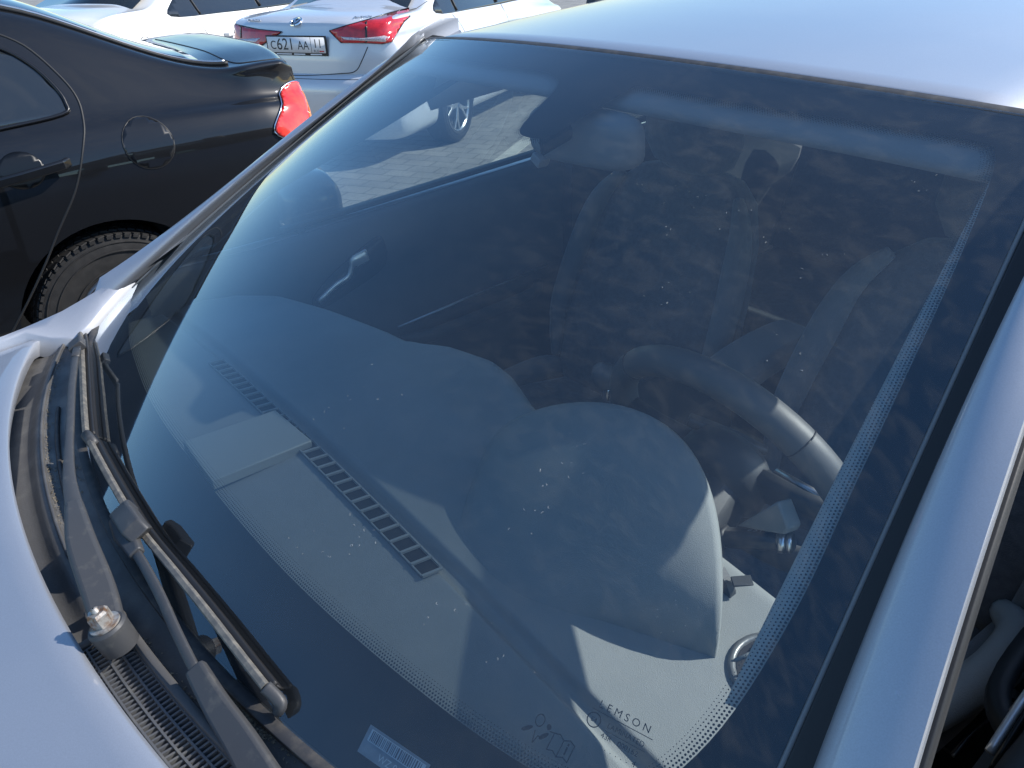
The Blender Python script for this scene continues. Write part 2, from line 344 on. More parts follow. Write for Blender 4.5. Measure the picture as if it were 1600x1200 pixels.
    if len(o.data.materials) == 0: o.data.materials.append(paint)
    m2.set_sharp_from_angle(angle=math.radians(38))
    return o, bvh
def patch(name, pts, nrm, bvh, material, parent, off=.004, step=.03, edge=None, smooth=True, label=None, thick=.006):
    """a panel laid on a body: pts is an outline (world) seen along nrm; it is cut in small cells and pressed onto the body"""
    nrm = Vector(nrm).normalized(); a = nrm.cross(Vector((0, 0, 1))).normalized(); b = nrm.cross(a).normalized()
    c0 = sum((Vector(p) for p in pts), Vector()) / len(pts)
    bm = bmesh.new(); f = bm.faces.new([bm.verts.new(Vector(p) - (Vector(p) - c0).dot(nrm) * nrm) for p in pts])
    for ax in (a, b):
        vals = [(v.co - c0).dot(ax) for v in bm.verts]; k = math.ceil(min(vals) / step)
        while k * step < max(vals):
            bmesh.ops.bisect_plane(bm, geom=bm.verts[:] + bm.edges[:] + bm.faces[:], plane_co=c0 + ax * k * step + nrm * 1e-6, plane_no=ax); k += 1
    hitd = {}
    for v in bm.verts:
        h = bvh.ray_cast(v.co + nrm * 1.2, -nrm, 3.)
        if h[0] is None: h = bvh.find_nearest(v.co)
        hitd[v] = (h[0], h[1])
    for v, (p, n) in hitd.items():
        if n.dot(nrm) < 0: n = -n
        v.co = p + (n * .4 + nrm * .6).normalized() * off
    me = bpy.data.meshes.new(name); bmesh.ops.recalc_face_normals(bm, faces=bm.faces)
    if bm.faces and sum((f.normal.dot(nrm) for f in bm.faces)) < 0: bmesh.ops.reverse_faces(bm, faces=bm.faces)
    bm.to_mesh(me); bm.free()
    o = link(name, me, material, parent, smooth, label)
    m = o.modifiers.new('t', 'SOLIDIFY'); m.thickness = thick; m.offset = -1
    return o
def onbody(pts, nrm, bvh, off=.002, n=6, closed=False, raw=False):
    P = [Vector(p) for p in pts] if raw else crom(pts, n, closed); nrm = Vector(nrm).normalized(); out = []
    if closed: P = P + [P[0]]
    for p in P:
        h = bvh.ray_cast(p + nrm * 1.2, -nrm, 3.)
        if h[0] is None: h = bvh.find_nearest(p)
        nn = h[1] if h[1].dot(nrm) > 0 else -h[1]
        out.append(h[0] + nn * off)
    return out
def wheel(parent, c, ax, R=.32, rim=.215, wd=.21, spokes=5, tread=True):
    ax = Vector(ax).normalized(); c = Vector(c); wroot = None
    pr = [(rim - .01, -wd * .5 + .015), (rim, wd * .44), (rim + .015, wd * .5), (R * .84, wd * .55), (R * .95, wd * .5), (R * .985, wd * .42), (R, wd * .25), (R, -wd * .25), (R * .985, -wd * .42), (R * .9, -wd * .53), (rim, -wd * .5)]
    mb = MB().lathe(pr, c, ax, 72)
    if tread:
        a = ax.orthogonal().normalized(); b = ax.cross(a)
        for k in range(64):
            th = k * 2 * math.pi / 64; e = a * math.cos(th) + b * math.sin(th); tn = ax.cross(e)
            for j, off in enumerate((-.40, -.20, 0, .20, .40)):
                Mx = Matrix((ax, tn, e)).transposed() @ Matrix.Rotation(.35 * (1 if j % 2 else -1), 3, 'Z')
                mb.box(c + ax * off * wd + e * (R + .001 - (.006 if abs(off) > .3 else 0)), (wd * .17, R * .078, .006), Mx)
            Mx = Matrix((ax, tn, e)).transposed(); mb.box(c + ax * wd * .5 + e * (R * .965), (.014, R * .06, .010), Mx)
    for rr_, hh_ in ((R * .90, .535), (R * .80, .56), (rim + .022, .53)): mb.lathe([(rr_ + .003, wd * hh_ - .002), (rr_ + .0015, wd * hh_ + .002), (rr_ - .0015, wd * hh_ + .002), (rr_ - .003, wd * hh_ - .002)], c, ax, 72)
    w_ = mb.build('wheel', tyre, parent, ang=30)
    rm = MB().lathe([(rim + .004, wd * .46), (rim - .004, wd * .50), (rim - .016, wd * .44), (rim - .02, wd * .1), (rim - .02, -wd * .4)], c, ax, 56)
    a = ax.orthogonal().normalized(); b = ax.cross(a)
    for k in range(spokes):
        for dth in (-.17, .17):
            th = k * 2 * math.pi / spokes; e0 = a * math.cos(th) + b * math.sin(th); e1 = a * math.cos(th + dth * 1.3) + b * math.sin(th + dth * 1.3)
            rm.bar([c + ax * wd * .40 + e0 * .035, c + ax * wd * .42 + (e0 * .6 + e1 * .4).normalized() * rim * .55, c + ax * wd * .44 + e1 * (rim - .012)], [.034, .026, .022], [.03, .024, .02], up=ax)
    rm.lathe([(.001, wd * .43), (.045, wd * .43), (.055, wd * .38), (.055, wd * .2)], c, ax, 24)
    rm.build('rim', satin, w_, ang=30)
    MB().lathe([(.001, -.02), (rim - .02, -.02)], c, ax, 40).build('brake_disc', rubber, w_)
    return w_
RZ = [.2, .34, .5, .60, .655, .68, .80, .93, 1.02, 1.12]; RY = [.05, -.05, -.075, -.075, -.05, .005, .01, .03, .055, .11]
def sedan_table(L_=4.6, deck=1.10, belt=.96, W=.87, roof=1.45, wr=.56):
    y = [0, .06, .2, .5, .72, 1.45, 1.9, 2.5, 2.95, 3.62, 3.9, L_ - .25, L_ - .08, L_]
    return dict(y=y, zt=[deck - .05, deck - .015, deck, deck + .015, deck + .02, roof - .05, roof - .005, roof, roof - .04, deck - .07, deck - .12, deck - .27, deck - .38, deck - .55],
                zb=[belt - .02, belt - .01, belt, belt + .005, belt + .005, belt, belt - .01, belt - .02, belt - .03, belt - .05, belt - .07, belt - .22, belt - .32, belt - .45],
                w=[W - .06, W - .035, W - .015, W - .003, W, W, W, W, W, W, W - .005, W - .06, W - .14, W - .22],
                wr=[W - .20, W - .16, W - .16, W - .16, W - .18, wr, wr + .01, wr + .01, wr, W - .2, W - .22, W - .24, W - .30, W - .36],
                cr=[.02, .02, .02, .02, .02, .03, .03, .03, .03, .02, .02, .02, .02, .02], rz=RZ, ry=RY)
# ---- black sedan, parked beyond the silver car, nose to the left
bk = root('black_sedan', (-3.08, -1.0, 0), 'glossy black sedan parked beside the silver car, rear wheel and round fuel flap showing', 'car')
Mb = Matrix.Translation((-3.08, 1.455, 0)) @ Matrix.Rotation(math.pi, 4, 'Z')
T = sedan_table(4.6, 1.14, 1.0, .88, 1.46, .56)
T['y'] = [0, .06, .14, .26, .36, 1.10, 1.6, 2.4, 2.95, 3.62, 3.9, 4.35, 4.52, 4.6]; T['plan'] = .09; T['ry'] = [.05, -.05, -.075, -.075, -.05, .005, .01, .02, .03, .045]; T['zt'][:5] = [1.135, 1.165, 1.165, 1.160, 1.155]; T['zb'][:3] = [1.0, 1.0, 1.0]
bb, bvb = car_body(bk, Mb, T, blackp, [(.99, .375), (3.66, .375)])
XN = (1, 0, 0)
side = lambda q, X=-2.2: at(q, 0, X)
sp = lambda pts, X=-2.2: [side(q, X) for q in pts]
patchp = lambda nm, pts, m, **k: patch(nm, [Vector(p) for p in pts], XN, bvb, m, bk, **k)
win = crom(sp([(-260, 60), (-120, 50), (0, 78), (55, 105), (92, 140), (106, 165), (98, 180), (0, 202), (-130, 230), (-260, 255)], -2.3), 4, True)
rd = patchp('rear_door_window', win, darkgl, off=.002)
MB().tube(onbody(win, XN, bvb, .004, raw=True, closed=True), .007, 6).build('window_trim', blackf, rd)
gap = onbody(sp([(0, 55), (60, 80), (110, 125), (135, 160), (140, 195), (132, 240), (118, 300), (92, 360), (72, 410), (40, 480), (10, 540)]), XN, bvb, -.001, 5)
MB().tube(gap, .0045, 6).build('door_gap', rubber, bk)
ring = [Vector((-2.2, .69 + .088 * math.cos(a), .935 + .088 * math.sin(a))) for a in np.linspace(0, 2 * math.pi, 28, endpoint=False)]
fd = patchp('fuel_flap', ring, blackp, off=.003, step=.02)
MB().tube(onbody(ring, XN, bvb, .0, raw=True, closed=True), .0034, 6).build('flap_gap', rubber, fd)
hr = [Vector((-2.2, .265 + .07 * math.cos(a), .915 + .06 * math.sin(a))) for a in np.linspace(0, 2 * math.pi, 24, endpoint=False)]
hd = patchp('handle_recess', hr, mat('recess_black', (.002, .002, .002), .3), off=.002, step=.02)
MB().bar([Vector((-2.19, .405, .925)), Vector((-2.160, .385, .925)), Vector((-2.156, .26, .91)), Vector((-2.16, .13, .895)), Vector((-2.19, .08, .89))], .022, .032, up=(0, 0, 1), rnd=.4).build('door_handle', blackp, hd, bevel=.002)
# tail lamp wraps round the rear corner
NB = Vector((1, .55, .1)).normalized(); cpn = Vector((-2.28, 1.15, 1.0))
tl = [(412, 206), (424, 165), (436, 138), (448, 128), (460, 132), (470, 152), (474, 180), (468, 215), (440, 222)]
tlw = crom([atp(q, cpn, NB) for q in tl], 4, True)
tlo = patch('tail_lamp', tlw, NB, bvb, redc, bk, off=.014, step=.012)
ins = [(452, 212), (456, 150), (461, 150), (464, 185), (461, 214)]
patch('indicator', crom([atp(q, cpn, NB) for q in ins], 3, True), NB, bvb, amber, tlo, off=.0165, step=.012)
MB().tube(onbody(tlw, NB, bvb, .006, raw=True, closed=True), .0035, 6).build('lamp_bezel', chrome, tlo)
# rear window and its edge strip
rwp = [Mb @ Vector(p) for p in ((-.56, .40, 1.4), (.56, .40, 1.4), (.45, 1.08, 1.4), (-.45, 1.08, 1.4))]
patch('rear_window', rwp, (0, .1, 1), bvb, darkgl, bk, off=.003, step=.05)
MB().tube(onbody([Mb @ Vector(p) for p in ((-.645, .34, 1.4), (-.60, .5, 1.4), (-.55, .8, 1.4), (-.50, 1.1, 1.4), (-.49, 1.5, 1.4))], (0, 0, 1), bvb, .004, 6), .009, 6).build('window_seal', rubber, bk)
MB().tube(onbody([Mb @ Vector(p) for p in ((-.615, .34, 1.4), (-.575, .5, 1.4), (-.525, .8, 1.4), (-.475, 1.1, 1.4), (-.465, 1.5, 1.4))], (0, 0, 1), bvb, .006, 6), .006, 6).build('window_moulding', satin, bk)
bl = onbody([Mb @ Vector(p) for p in ((-.71, .02, 1.2), (-.70, .12, 1.2), (-.69, .26, 1.2), (-.62, .325, 1.2), (-.3, .335, 1.2), (.3, .335, 1.2))], (0, 0, 1), bvb, .0, 6)
MB().tube(bl, .003, 6).build('boot_gap', rubber, bk)
for wy in (.99, 3.66):
    for sx in (-1, 1):
        wheel(bk, Mb @ Vector((sx * .765, wy, .318)), (Mb.to_3x3() @ Vector((sx, 0, 0))), .325, .175, .20, tread=True)
MB().box(Mb @ Vector((0, .3, .18)), (1.3, .3, .06)).build('underbody', rubber, bk)
for sx in (-1, 1): MB().bar([Mb @ Vector((sx * .86, 3.0, 1.0)), Mb @ Vector((sx * 1.02, 3.0, 1.06))], .12, .13).build('door_mirror', blackp, bk, bevel=.02)

# ---- the two pale sedans beyond, both parked at the same slant
TH = math.radians(30)
def pale(name, pos, paint, label, Tt, wheels):
    r = root(name, (pos[0], pos[1], 0), label, 'car'); M = Matrix.Translation(pos) @ Matrix.Rotation(TH, 4, 'Z')
    b, bv = car_body(r, M, Tt, paint, wheels); return r, M, b, bv
c3, M3, b3, v3 = pale('silver_white_sedan', (-5.08, 2.60, 0), pearl, 'silver white sedan seen from behind with number plate C621AA 11 and angular red tail lamps', sedan_table(4.6, 1.07, .94, .84, 1.46, .56), [(1.02, .37), (3.64, .37)])
R3 = M3.to_3x3(); back3 = R3 @ Vector((0, -1, 0)); rt3 = R3 @ Vector((1, 0, 0)); bp3 = M3 @ Vector((0, .02, .9))
P3 = lambda q, p0=bp3, n=back3: atp(q, p0, n)
def lamp3(nm, outline, n, p0, bits):
    ow = [P3(q, p0, n) for q in outline]; o = patch(nm, ow, n, v3, redp, c3, off=.012, step=.03)
    for (bn, m, pts) in bits: patch(bn, [P3(q, p0, n) for q in pts], n, v3, m, o, off=.015, step=.03)
    MB().tube(onbody(ow, n, v3, .008, raw=True, closed=True), .005, 6).build('lamp_seal', blackf, o)
nR = (back3 + rt3 * .55).normalized(); pR = M3 @ Vector((.62, .06, .95))
lamp3('tail_lamp', [(513, 52), (540, 43), (572, 35), (610, 27), (641, 24), (640, 32), (630, 40), (622, 52), (612, 66), (598, 69), (570, 68), (532, 69), (522, 60)], nR, pR,
      [('clear_strip', clearl, [(532, 60), (566, 61), (600, 57), (609, 60), (602, 66), (570, 65), (537, 64)]), ('lamp_divider', blackf, [(570, 37), (573, 36), (574, 67), (571, 67)])])
nL = (back3 - rt3 * .35).normalized(); pL = M3 @ Vector((-.62, .06, .95))
lamp3('tail_lamp', [(355, 40), (363, 42), (390, 48), (416, 53), (408, 62), (398, 72), (375, 73), (362, 71), (356, 56)], nL, pL,
      [('clear_strip', clearl, [(361, 62), (396, 61), (391, 67), (364, 68)]), ('lamp_divider', blackf, [(366, 42), (368, 42), (372, 60), (370, 60)])])
# plate
pc = P3((464.5, 71)); pu = Vector((0, 0, 1)); Rp = Matrix((rt3, pu, back3)).transposed().to_4x4()
hit = v3.ray_cast(pc + back3 * 1., -back3); pc = hit[0] + back3 * .012
plm = lambda x, y, z=0.: Matrix.Translation(pc + rt3 * x + pu * y + back3 * z) @ Rp
fr_ = MB().box(pc, (.54, .14, .012), Rp.to_3x3()).build('number_plate', blackf, c3, bevel=.003)
wp = MB().box(pc + back3 * .006 + pu * .006, (.515, .108, .006), Rp.to_3x3()).build('plate_face', platem, fr_)
tx = [text('t', 'C', .085, plm(-.205, .0, .0095), ink, fr_, sx=.9), text('t', '621', .115, plm(-.095, .006, .0095), ink, fr_, sx=.92), text('t', 'AA', .085, plm(.065, .0, .0095), ink, fr_, sx=.9), text('t', '11', .085, plm(.195, .014, .0095), ink, fr_, sx=.95), text('t', 'RUS', .026, plm(.178, -.036, .0095), ink, fr_)]
b_ = MB().box(pc + rt3 * .135 + pu * .006 + back3 * .0095, (.003, .108, .0006), Rp.to_3x3()).build('t', ink, fr_, False)
join('plate_characters', tx + [b_], ink, fr_)
fl_ = MB().box(pc + rt3 * .225 + pu * -.037 + back3 * .0096, (.04, .008, .0006), Rp.to_3x3()).build('flag_mark', red_i, fr_, False)
MB().box(pc + rt3 * -.12 + pu * -.059 + back3 * .007, (.14, .008, .001), Rp.to_3x3()).box(pc + rt3 * .02 + pu * -.059 + back3 * .007, (.1, .008, .001), Rp.to_3x3()).box(pc + rt3 * .17 + pu * -.059 + back3 * .007, (.1, .008, .001), Rp.to_3x3()).build('frame_lettering', platem, fr_, False)
# emblem: ring with a V
ec = v3.ray_cast(P3((457, 36)) + back3, -back3); en = ec[1] if ec[1].dot(back3) > 0 else -ec[1]; ec = ec[0] + en * .006
eu = (pu - en * pu.dot(en)).normalized(); er = eu.cross(en)
em = MB().tube([ec + er * .042 * math.cos(a) + eu * .05 * math.sin(a) for a in np.linspace(0, 2 * math.pi, 25)], .007, 6, up=en)
em.bar([ec - er * .022 + eu * .03 + en * .003, ec - eu * .03 + en * .003], .014, .006, up=en); em.bar([ec + er * .022 + eu * .03 + en * .003, ec - eu * .03 + en * .003], .014, .006, up=en)
eo = em.build('emblem', chrome, c3, ang=30)
MB().lathe([(.001, .002), (.036, .002)], ec, en, 20).build('emblem_disc', blackf, eo)
def lettering(q, txt, sz):
    h = v3.ray_cast(P3(q) + back3, -back3); n = h[1] if h[1].dot(back3) > 0 else -h[1]; u = (pu - n * pu.dot(n)).normalized(); r = u.cross(n)
    Mx = Matrix.Translation(h[0] + n * .006) @ Matrix((r, u, n)).transposed().to_4x4(); text('boot_lettering', txt, sz, Mx, satin, c3, ext=.002)
lettering((548, 31), 'ALSVIN', .042); lettering((385, 35), 'CHANGAN', .034)
# gaps on the back
MB().tube(onbody([P3(q) for q in [(392, 79), (398, 105), (420, 112), (470, 117), (530, 115), (553, 112), (562, 95), (568, 75)]], back3, v3, .0, 6), .0035, 6).build('boot_gap', rubber, c3)
MB().tube(onbody([P3(q) for q in [(577, 18), (573, 36)]], back3, v3, .0, 6), .003, 6).build('panel_gap', rubber, c3)
MB().tube(onbody([M3 @ Vector((x, -.05, .66)) for x in (-.78, -.4, 0, .4, .78)], back3, v3, .0, 6), .003, 6).build('bumper_gap', rubber, c3)
patch('rear_window', [M3 @ Vector(p) for p in ((-.56, .76, 1.4), (.56, .76, 1.4), (.46, 1.42, 1.4), (-.46, 1.42, 1.4))], (0, 0, 1), v3, darkgl, c3, off=.003, step=.05)
for wy in (1.02, 3.64):
    for sx in (-1, 1): wheel(c3, M3 @ Vector((sx * .735, wy, .32)), R3 @ Vector((sx, 0, 0)), .32, .225, .20, tread=False)
def sides(rt, M, bv, sx=1):
    nn = M.to_3x3() @ Vector((sx, 0, 0)); V = lambda *a: M @ Vector((sx * a[0], a[1], a[2]))
    ol = crom([V(.8, .98, 1.03), V(.8, 1.12, 1.16), V(.8, 1.45, 1.33), V(.8, 1.9, 1.375), V(.8, 2.6, 1.37), V(.8, 3.1, 1.22), V(.8, 3.42, 1.02), V(.8, 2.6, 1.0), V(.8, 1.6, 1.01)], 4, True)
    o = patch('side_window', ol, nn, bv, darkgl, rt, off=.003, step=.05)
    MB().tube(onbody([V(.8, 1.32, 1.02), V(.8, 1.30, 1.32)], nn, bv, .006, 6), .010, 6).build('window_divider', rubber, o)
    MB().tube(onbody([V(.8, 2.2, 1.02), V(.8, 2.16, 1.38)], nn, bv, .006, 6), .016, 6).build('window_divider', rubber, o)
    MB().tube(onbody([V(.8, 1.22, 1.0), V(.8, 1.30, .8), V(.8, 1.48, .6), V(.8, 1.5, .34)], nn, bv, .0, 6), .003, 6).build('door_gap', rubber, rt)
    MB().tube(onbody([V(.8, 2.3, 1.0), V(.8, 2.3, .6), V(.8, 2.3, .34)], nn, bv, .0, 6), .003, 6).build('door_gap', rubber, rt)
    for hy in (1.58, 2.5):
        h = bv.ray_cast(V(2, hy, .83), -nn)[0]; f = M.to_3x3() @ Vector((0, 1, 0))
        MB().bar([h - f * .09 + nn * .0, h - f * .07 + nn * .03, h + f * .07 + nn * .03, h + f * .09], .02, .03).build('door_handle', paint_of[rt.name], rt, bevel=.003)
    rg = [V(.8, .52 + .075 * math.cos(a), .84 + .075 * math.sin(a)) for a in np.linspace(0, 2 * math.pi, 24, endpoint=False)]
    MB().tube(onbody(rg, nn, bv, .0, raw=True, closed=True), .0028, 6).build('fuel_flap_gap', rubber, rt)
paint_of = {c3.name: pearl}
sides(c3, M3, v3)
c4, M4, b4, v4 = pale('white_sedan', (-7.05, 1.05, 0), whitep, 'plain white sedan behind the black car roof, round fuel flap and rear door handle showing', sedan_table(4.6, 1.10, .97, .87, 1.46, .56), [(1.02, .37), (3.64, .37)])
paint_of[c4.name] = whitep; sides(c4, M4, v4)
patch('rear_window', [M4 @ Vector(p) for p in ((-.60, .70, 1.4), (.60, .70, 1.4), (.46, 1.45, 1.4), (-.46, 1.45, 1.4))], (0, 0, 1), v4, darkgl, c4, off=.003, step=.05)
for wy in (1.02, 3.64):
    for sx in (-1, 1): wheel(c4, M4 @ Vector((sx * .77, wy, .32)), M4.to_3x3() @ Vector((sx, 0, 0)), .32, .215, .20, tread=False)

#SILVERCAR
# ================================================================== THE SILVER CAR (front towards -y, driver's side +x)
sc = root('silver_hatchback', (0, 1.2, 0), 'silver hatchback in the foreground, its windscreen, wipers, roof and near pillar filling the picture', 'car')
# windscreen
def smooth_loop(P, n): return crom([Vector((a, b, 0)) for a, b in P], n, True)
rows = [[S(-1 + 2 * i / 56, j / 40) for i in range(57)] for j in range(41)]
ws = MB().grid(rows).build('windscreen', wsg, sc)
if ws.data.polygons[900].normal.z < 0: ws.data.flip_normals()
inner = [(.935, .20), (.950, .32), (.949, .45), (.947, .58), (.944, .70), (.938, .80), (.930, .88), (.918, .925), (.89, .940), (.75, .938), (.55, .933), (.36, .933), (.24, .934), (.16, .925), (.125, .895), (.135, .85), (.145, .80), (.125, .783), (.09, .778), (.055, .782), (.035, .80), (.022, .85), (.010, .895), (-.02, .920), (-.10, .934), (-.30, .932), (-.55, .933), (-.80, .938), (-.90, .94), (-.935, .92), (-.955, .85), (-.962, .6), (-.962, .4), (-.955, .28), (-.92, .17), (-.80, .118), (-.60, .115), (-.42, .122), (-.25, .124), (0, .127), (.2, .122), (.4, .112), (.6, .102), (.76, .095), (.85, .10), (.90, .125)]
lp = [(v.x, v.y) for v in smooth_loop(inner, 6)]
def boxpt(a, b):                          # push a loop point out to the pane's edge
    da, db = a, (b - .5) * 2; m = max(abs(da), abs(db) * 1.0); return (da / m, .5 + db / m / 2)
# distribute the outer loop by matching angle about the centre
outl = [boxpt(a, b) for a, b in lp]
fr = []
for k in range(9):
    f = k / 8; fr.append([S(a * (1 - f) + c * f, b * (1 - f) + d * f, -.003) for (a, b), (c, d) in zip(lp, outl)])
mbf = MB().grid(fr, True)
frit = mbf.build('frit_band', mat('frit_enamel', (.008, .008, .010), .6, spec=.2), ws)
# the dot matrix that fades the band out
dots = MB()
def dot(a, b, r):
    c = S(a, b, -.0032); n = (S(a + .001, b) - c).cross(S(a, b + .001) - c)
    u = (S(a + .01, b) - S(a, b)).normalized(); v = (S(a, b + .01) - S(a, b)).normalized(); base = len(dots.v)
    for k in range(6): dots.v.append(tuple(c + u * r * math.cos(k * math.pi / 3) + v * r * math.sin(k * math.pi / 3)))
    dots.f.append(tuple(range(base, base + 6)))
plen = [S(a, b) for a, b in lp]; CCW = sum(lp[i][0] * lp[(i + 1) % len(lp)][1] - lp[(i + 1) % len(lp)][0] * lp[i][1] for i in range(len(lp))) > 0
pitch = .0032
for row, rad in enumerate((.00122, .00104, .00085, .00064, .00045)):
    d0 = .0019 + row * .0029; carry = (row % 2) * pitch / 2
    for i in range(len(lp)):
        A, B = lp[i], lp[(i + 1) % len(lp)]; PA, PB = plen[i], plen[(i + 1) % len(lp)]; sl = (PB - PA).length
        nrm = Vector((A[1] - B[1], B[0] - A[0])); 
        while carry < sl:
            f = carry / sl; a, b = A[0] + (B[0] - A[0]) * f, A[1] + (B[1] - A[1]) * f
            # inward normal in the sheet (metres -> s,t)
            tx_, ty_ = (B[0] - A[0]) * .67, (B[1] - A[1]) * .92; ll = math.hypot(tx_, ty_) or 1; nx, ny = (-ty_ / ll, tx_ / ll) if CCW else (ty_ / ll, -tx_ / ll)
            if -.35 < a or b > .5 or True: dot(a + nx * d0 / .67, b + ny * d0 / .92, rad)
            carry += pitch
        carry -= sl
dots.build('frit_dots', blackf, ws, smooth=False)
# marks printed on the glass
def gframe(q, rot=0., h=-.0025):
    a = st(q); e = 1e-3; u = (S(a[0] + e, a[1]) - S(a[0] - e, a[1])).normalized(); v = S(a[0], a[1] + e) - S(a[0], a[1] - e); n = u.cross(v).normalized(); v = n.cross(u)
    return Matrix.Translation(S(a[0], a[1], h)) @ Matrix((u, v, n)).transposed().to_4x4() @ Matrix.Rotation(rot, 4, 'Z')
G1 = gframe((966, 1143), .0)
tr = lambda x, y: G1 @ Matrix.Translation((x, y, 0))
tt = [text('t', 'L E M S O N', .0085, tr(0, .012), blackf, ws), text('t', 'LAMINATED', .0058, tr(.006, .000), blackf, ws), text('t', '43R - 000162', .0058, tr(.004, -.0085), blackf, ws), text('t', '.  .  .  .  .  4', .006, tr(.008, -.016), blackf, ws), text('t', 'E4', .0052, tr(-.0215, -.001), blackf, ws)]
def flatring(M, r, wd, n=28, ry=None):
    mb = MB(); ry = ry or r
    mb.grid([[M @ Vector((x * math.cos(a), y * math.sin(a), 0)) for a in np.linspace(0, 2 * math.pi, n)] for x, y in ((r, ry), (r - wd, ry - wd))]); return mb
def strip(mb, M, pts, wd):
    for a, b in zip(pts[:-1], pts[1:]):
        a, b = Vector((*a, 0)), Vector((*b, 0)); d = (b - a).normalized(); n = Vector((-d.y, d.x, 0)) * wd / 2; k = len(mb.v)
        mb.v += [tuple(M @ p) for p in (a - n - d * wd * .3, b - n + d * wd * .3, b + n + d * wd * .3, a + n - d * wd * .3)]; mb.f.append((k, k + 1, k + 2, k + 3))
mbm = flatring(tr(-.0215, -.001), .006, .0009); strip(mbm, G1, [(-.026, .0065), (.026, .0065)], .0006); strip(mbm, G1, [(-.010, -.0042), (.024, -.0042)], .0005)
tt.append(mbm.build('t', blackf, ws, False)); join('glass_lettering', tt, blackf, ws)
G2 = gframe((842, 1140), -.05) @ Matrix.Scale(.8, 4); mbi = flatring(G2, .0055, .001)           # airbag figure: head, shoulders, limb marks
G2o = G2
mbi = MB(); hd_ = G2 @ Matrix.Translation((-.004, .008, 0)); mbi.grid([[hd_ @ Vector((x * .0052 * math.cos(a), x * .0066 * math.sin(a), 0)) for a in np.linspace(0, 2 * math.pi, 24)] for x in (1, .80)])
def blob(M, c, rx, ry, rot):
    k = len(mbi.v); cs, sn = math.cos(rot), math.sin(rot)
    for i in range(14):
        a = i * 2 * math.pi / 14; x, y = rx * math.cos(a), ry * math.sin(a); mbi.v.append(tuple(M @ Vector((c[0] + x * cs - y * sn, c[1] + x * sn + y * cs, 0))))
    mbi.f.append(tuple(range(k, k + 14)))
blob(G2, (-.0125, -.005), .0065, .0022, .75); blob(G2, (.0075, .007), .0025, .0032, .3); blob(G2, (.0065, -.003), .006, .0022, .95)
strip(mbi, G2, [(-.004, -.003), (-.0012, -.014), (.001, -.006), (.004, -.005)], .0011); strip(mbi, G2, [(.010, .004), (.015, .005)], .0011)
# open book with an i
GB = G2 @ Matrix.Translation((.027, -.002, .0))
strip(mbi, GB, [(-.012, .007), (-.006, .009), (0, .006), (.006, .009), (.012, .007), (.012, -.010), (.006, -.008), (0, -.011), (-.006, -.008), (-.012, -.010), (-.012, .007)], .0011)
strip(mbi, GB, [(0, .006), (0, -.011)], .0009); strip(mbi, GB, [(.006, .002), (.006, -.005)], .0016); strip(mbi, GB, [(.006, .0042), (.006, .0056)], .0018)
mbi.build('airbag_notice', blackf, ws, False)
# barcode sticker under the glass
GS = gframe((612, 1186), .02, h=-.0015)
stk = MB().prism([GS @ Vector(p) for p in ((-.034, -.011, 0), (.034, -.011, 0), (.034, .013, 0), (-.034, .013, 0))], GS.to_3x3() @ Vector((0, 0, -.0004))).build('barcode_sticker', mat('aged_sticker', (.13, .16, .20), .5, var=((.20, .23, .27), 60, .4, .7)), ws, False)
bc = MB(); x = -.028; lo = MB()
lo.prism([GS @ Vector(p) for p in ((-.030, .001, .0003), (.031, .001, .0003), (.031, .011, .0003), (-.030, .011, .0003))], GS.to_3x3() @ Vector((0, 0, .0002))).build('barcode_field', mat('barcode_field', (.40, .45, .50), .5), stk, False)
while x < .028:
    wd = random.choice((.0006, .0009, .0015)); bc.prism([GS @ Vector(p) for p in ((x, .0018, .0007), (x + wd, .0018, .0007), (x + wd, .0104, .0007), (x, .0104, .0007))], GS.to_3x3() @ Vector((0, 0, .0001))); x += wd + random.choice((.0009, .0014))
bc.build('barcode_bars', mat('barcode_ink', (.05, .06, .09), .5), stk, False)
text('sticker_number', 'WZ 0162', .0085, GS @ Matrix.Translation((.004, -.0055, .0006)), mat('sticker_ink', (.40, .45, .50), .5), stk)

lint = MB(); rg_ = random.Random(4)
spots = [(560, 830), (450, 848), (545, 845), (1030, 462), (905, 700), (830, 795), (860, 760), (1060, 330), (1100, 325), (990, 300), (690, 950), (770, 1020), (1240, 560), (1180, 380), (600, 600), (520, 640), (1270, 395), (1420, 300)]
for k in range(95):
    q = spots[k % len(spots)]; q = (q[0] + rg_.gauss(0, 26), q[1] + rg_.gauss(0, 20)); a = st(q)
    if not (-.9 < a[0] < .9 and .14 < a[1] < .9): continue
    th = rg_.uniform(0, 6.28); r = rg_.uniform(.0006, .0017); cv_ = rg_.uniform(-1.2, 1.2)
    P = [S(a[0] + r * t * math.cos(th + cv_ * t) / .67, a[1] + r * t * math.sin(th + cv_ * t) / .92, .0006) for t in (-1, -.4, .3, 1)]
    lint.tube(P, rg_.uniform(.00010, .00022), 4)
lo_ = lint.build('glass_lint', mat('pale_lint', (.35, .36, .36), .9), ws); lo_['kind'] = 'stuff'
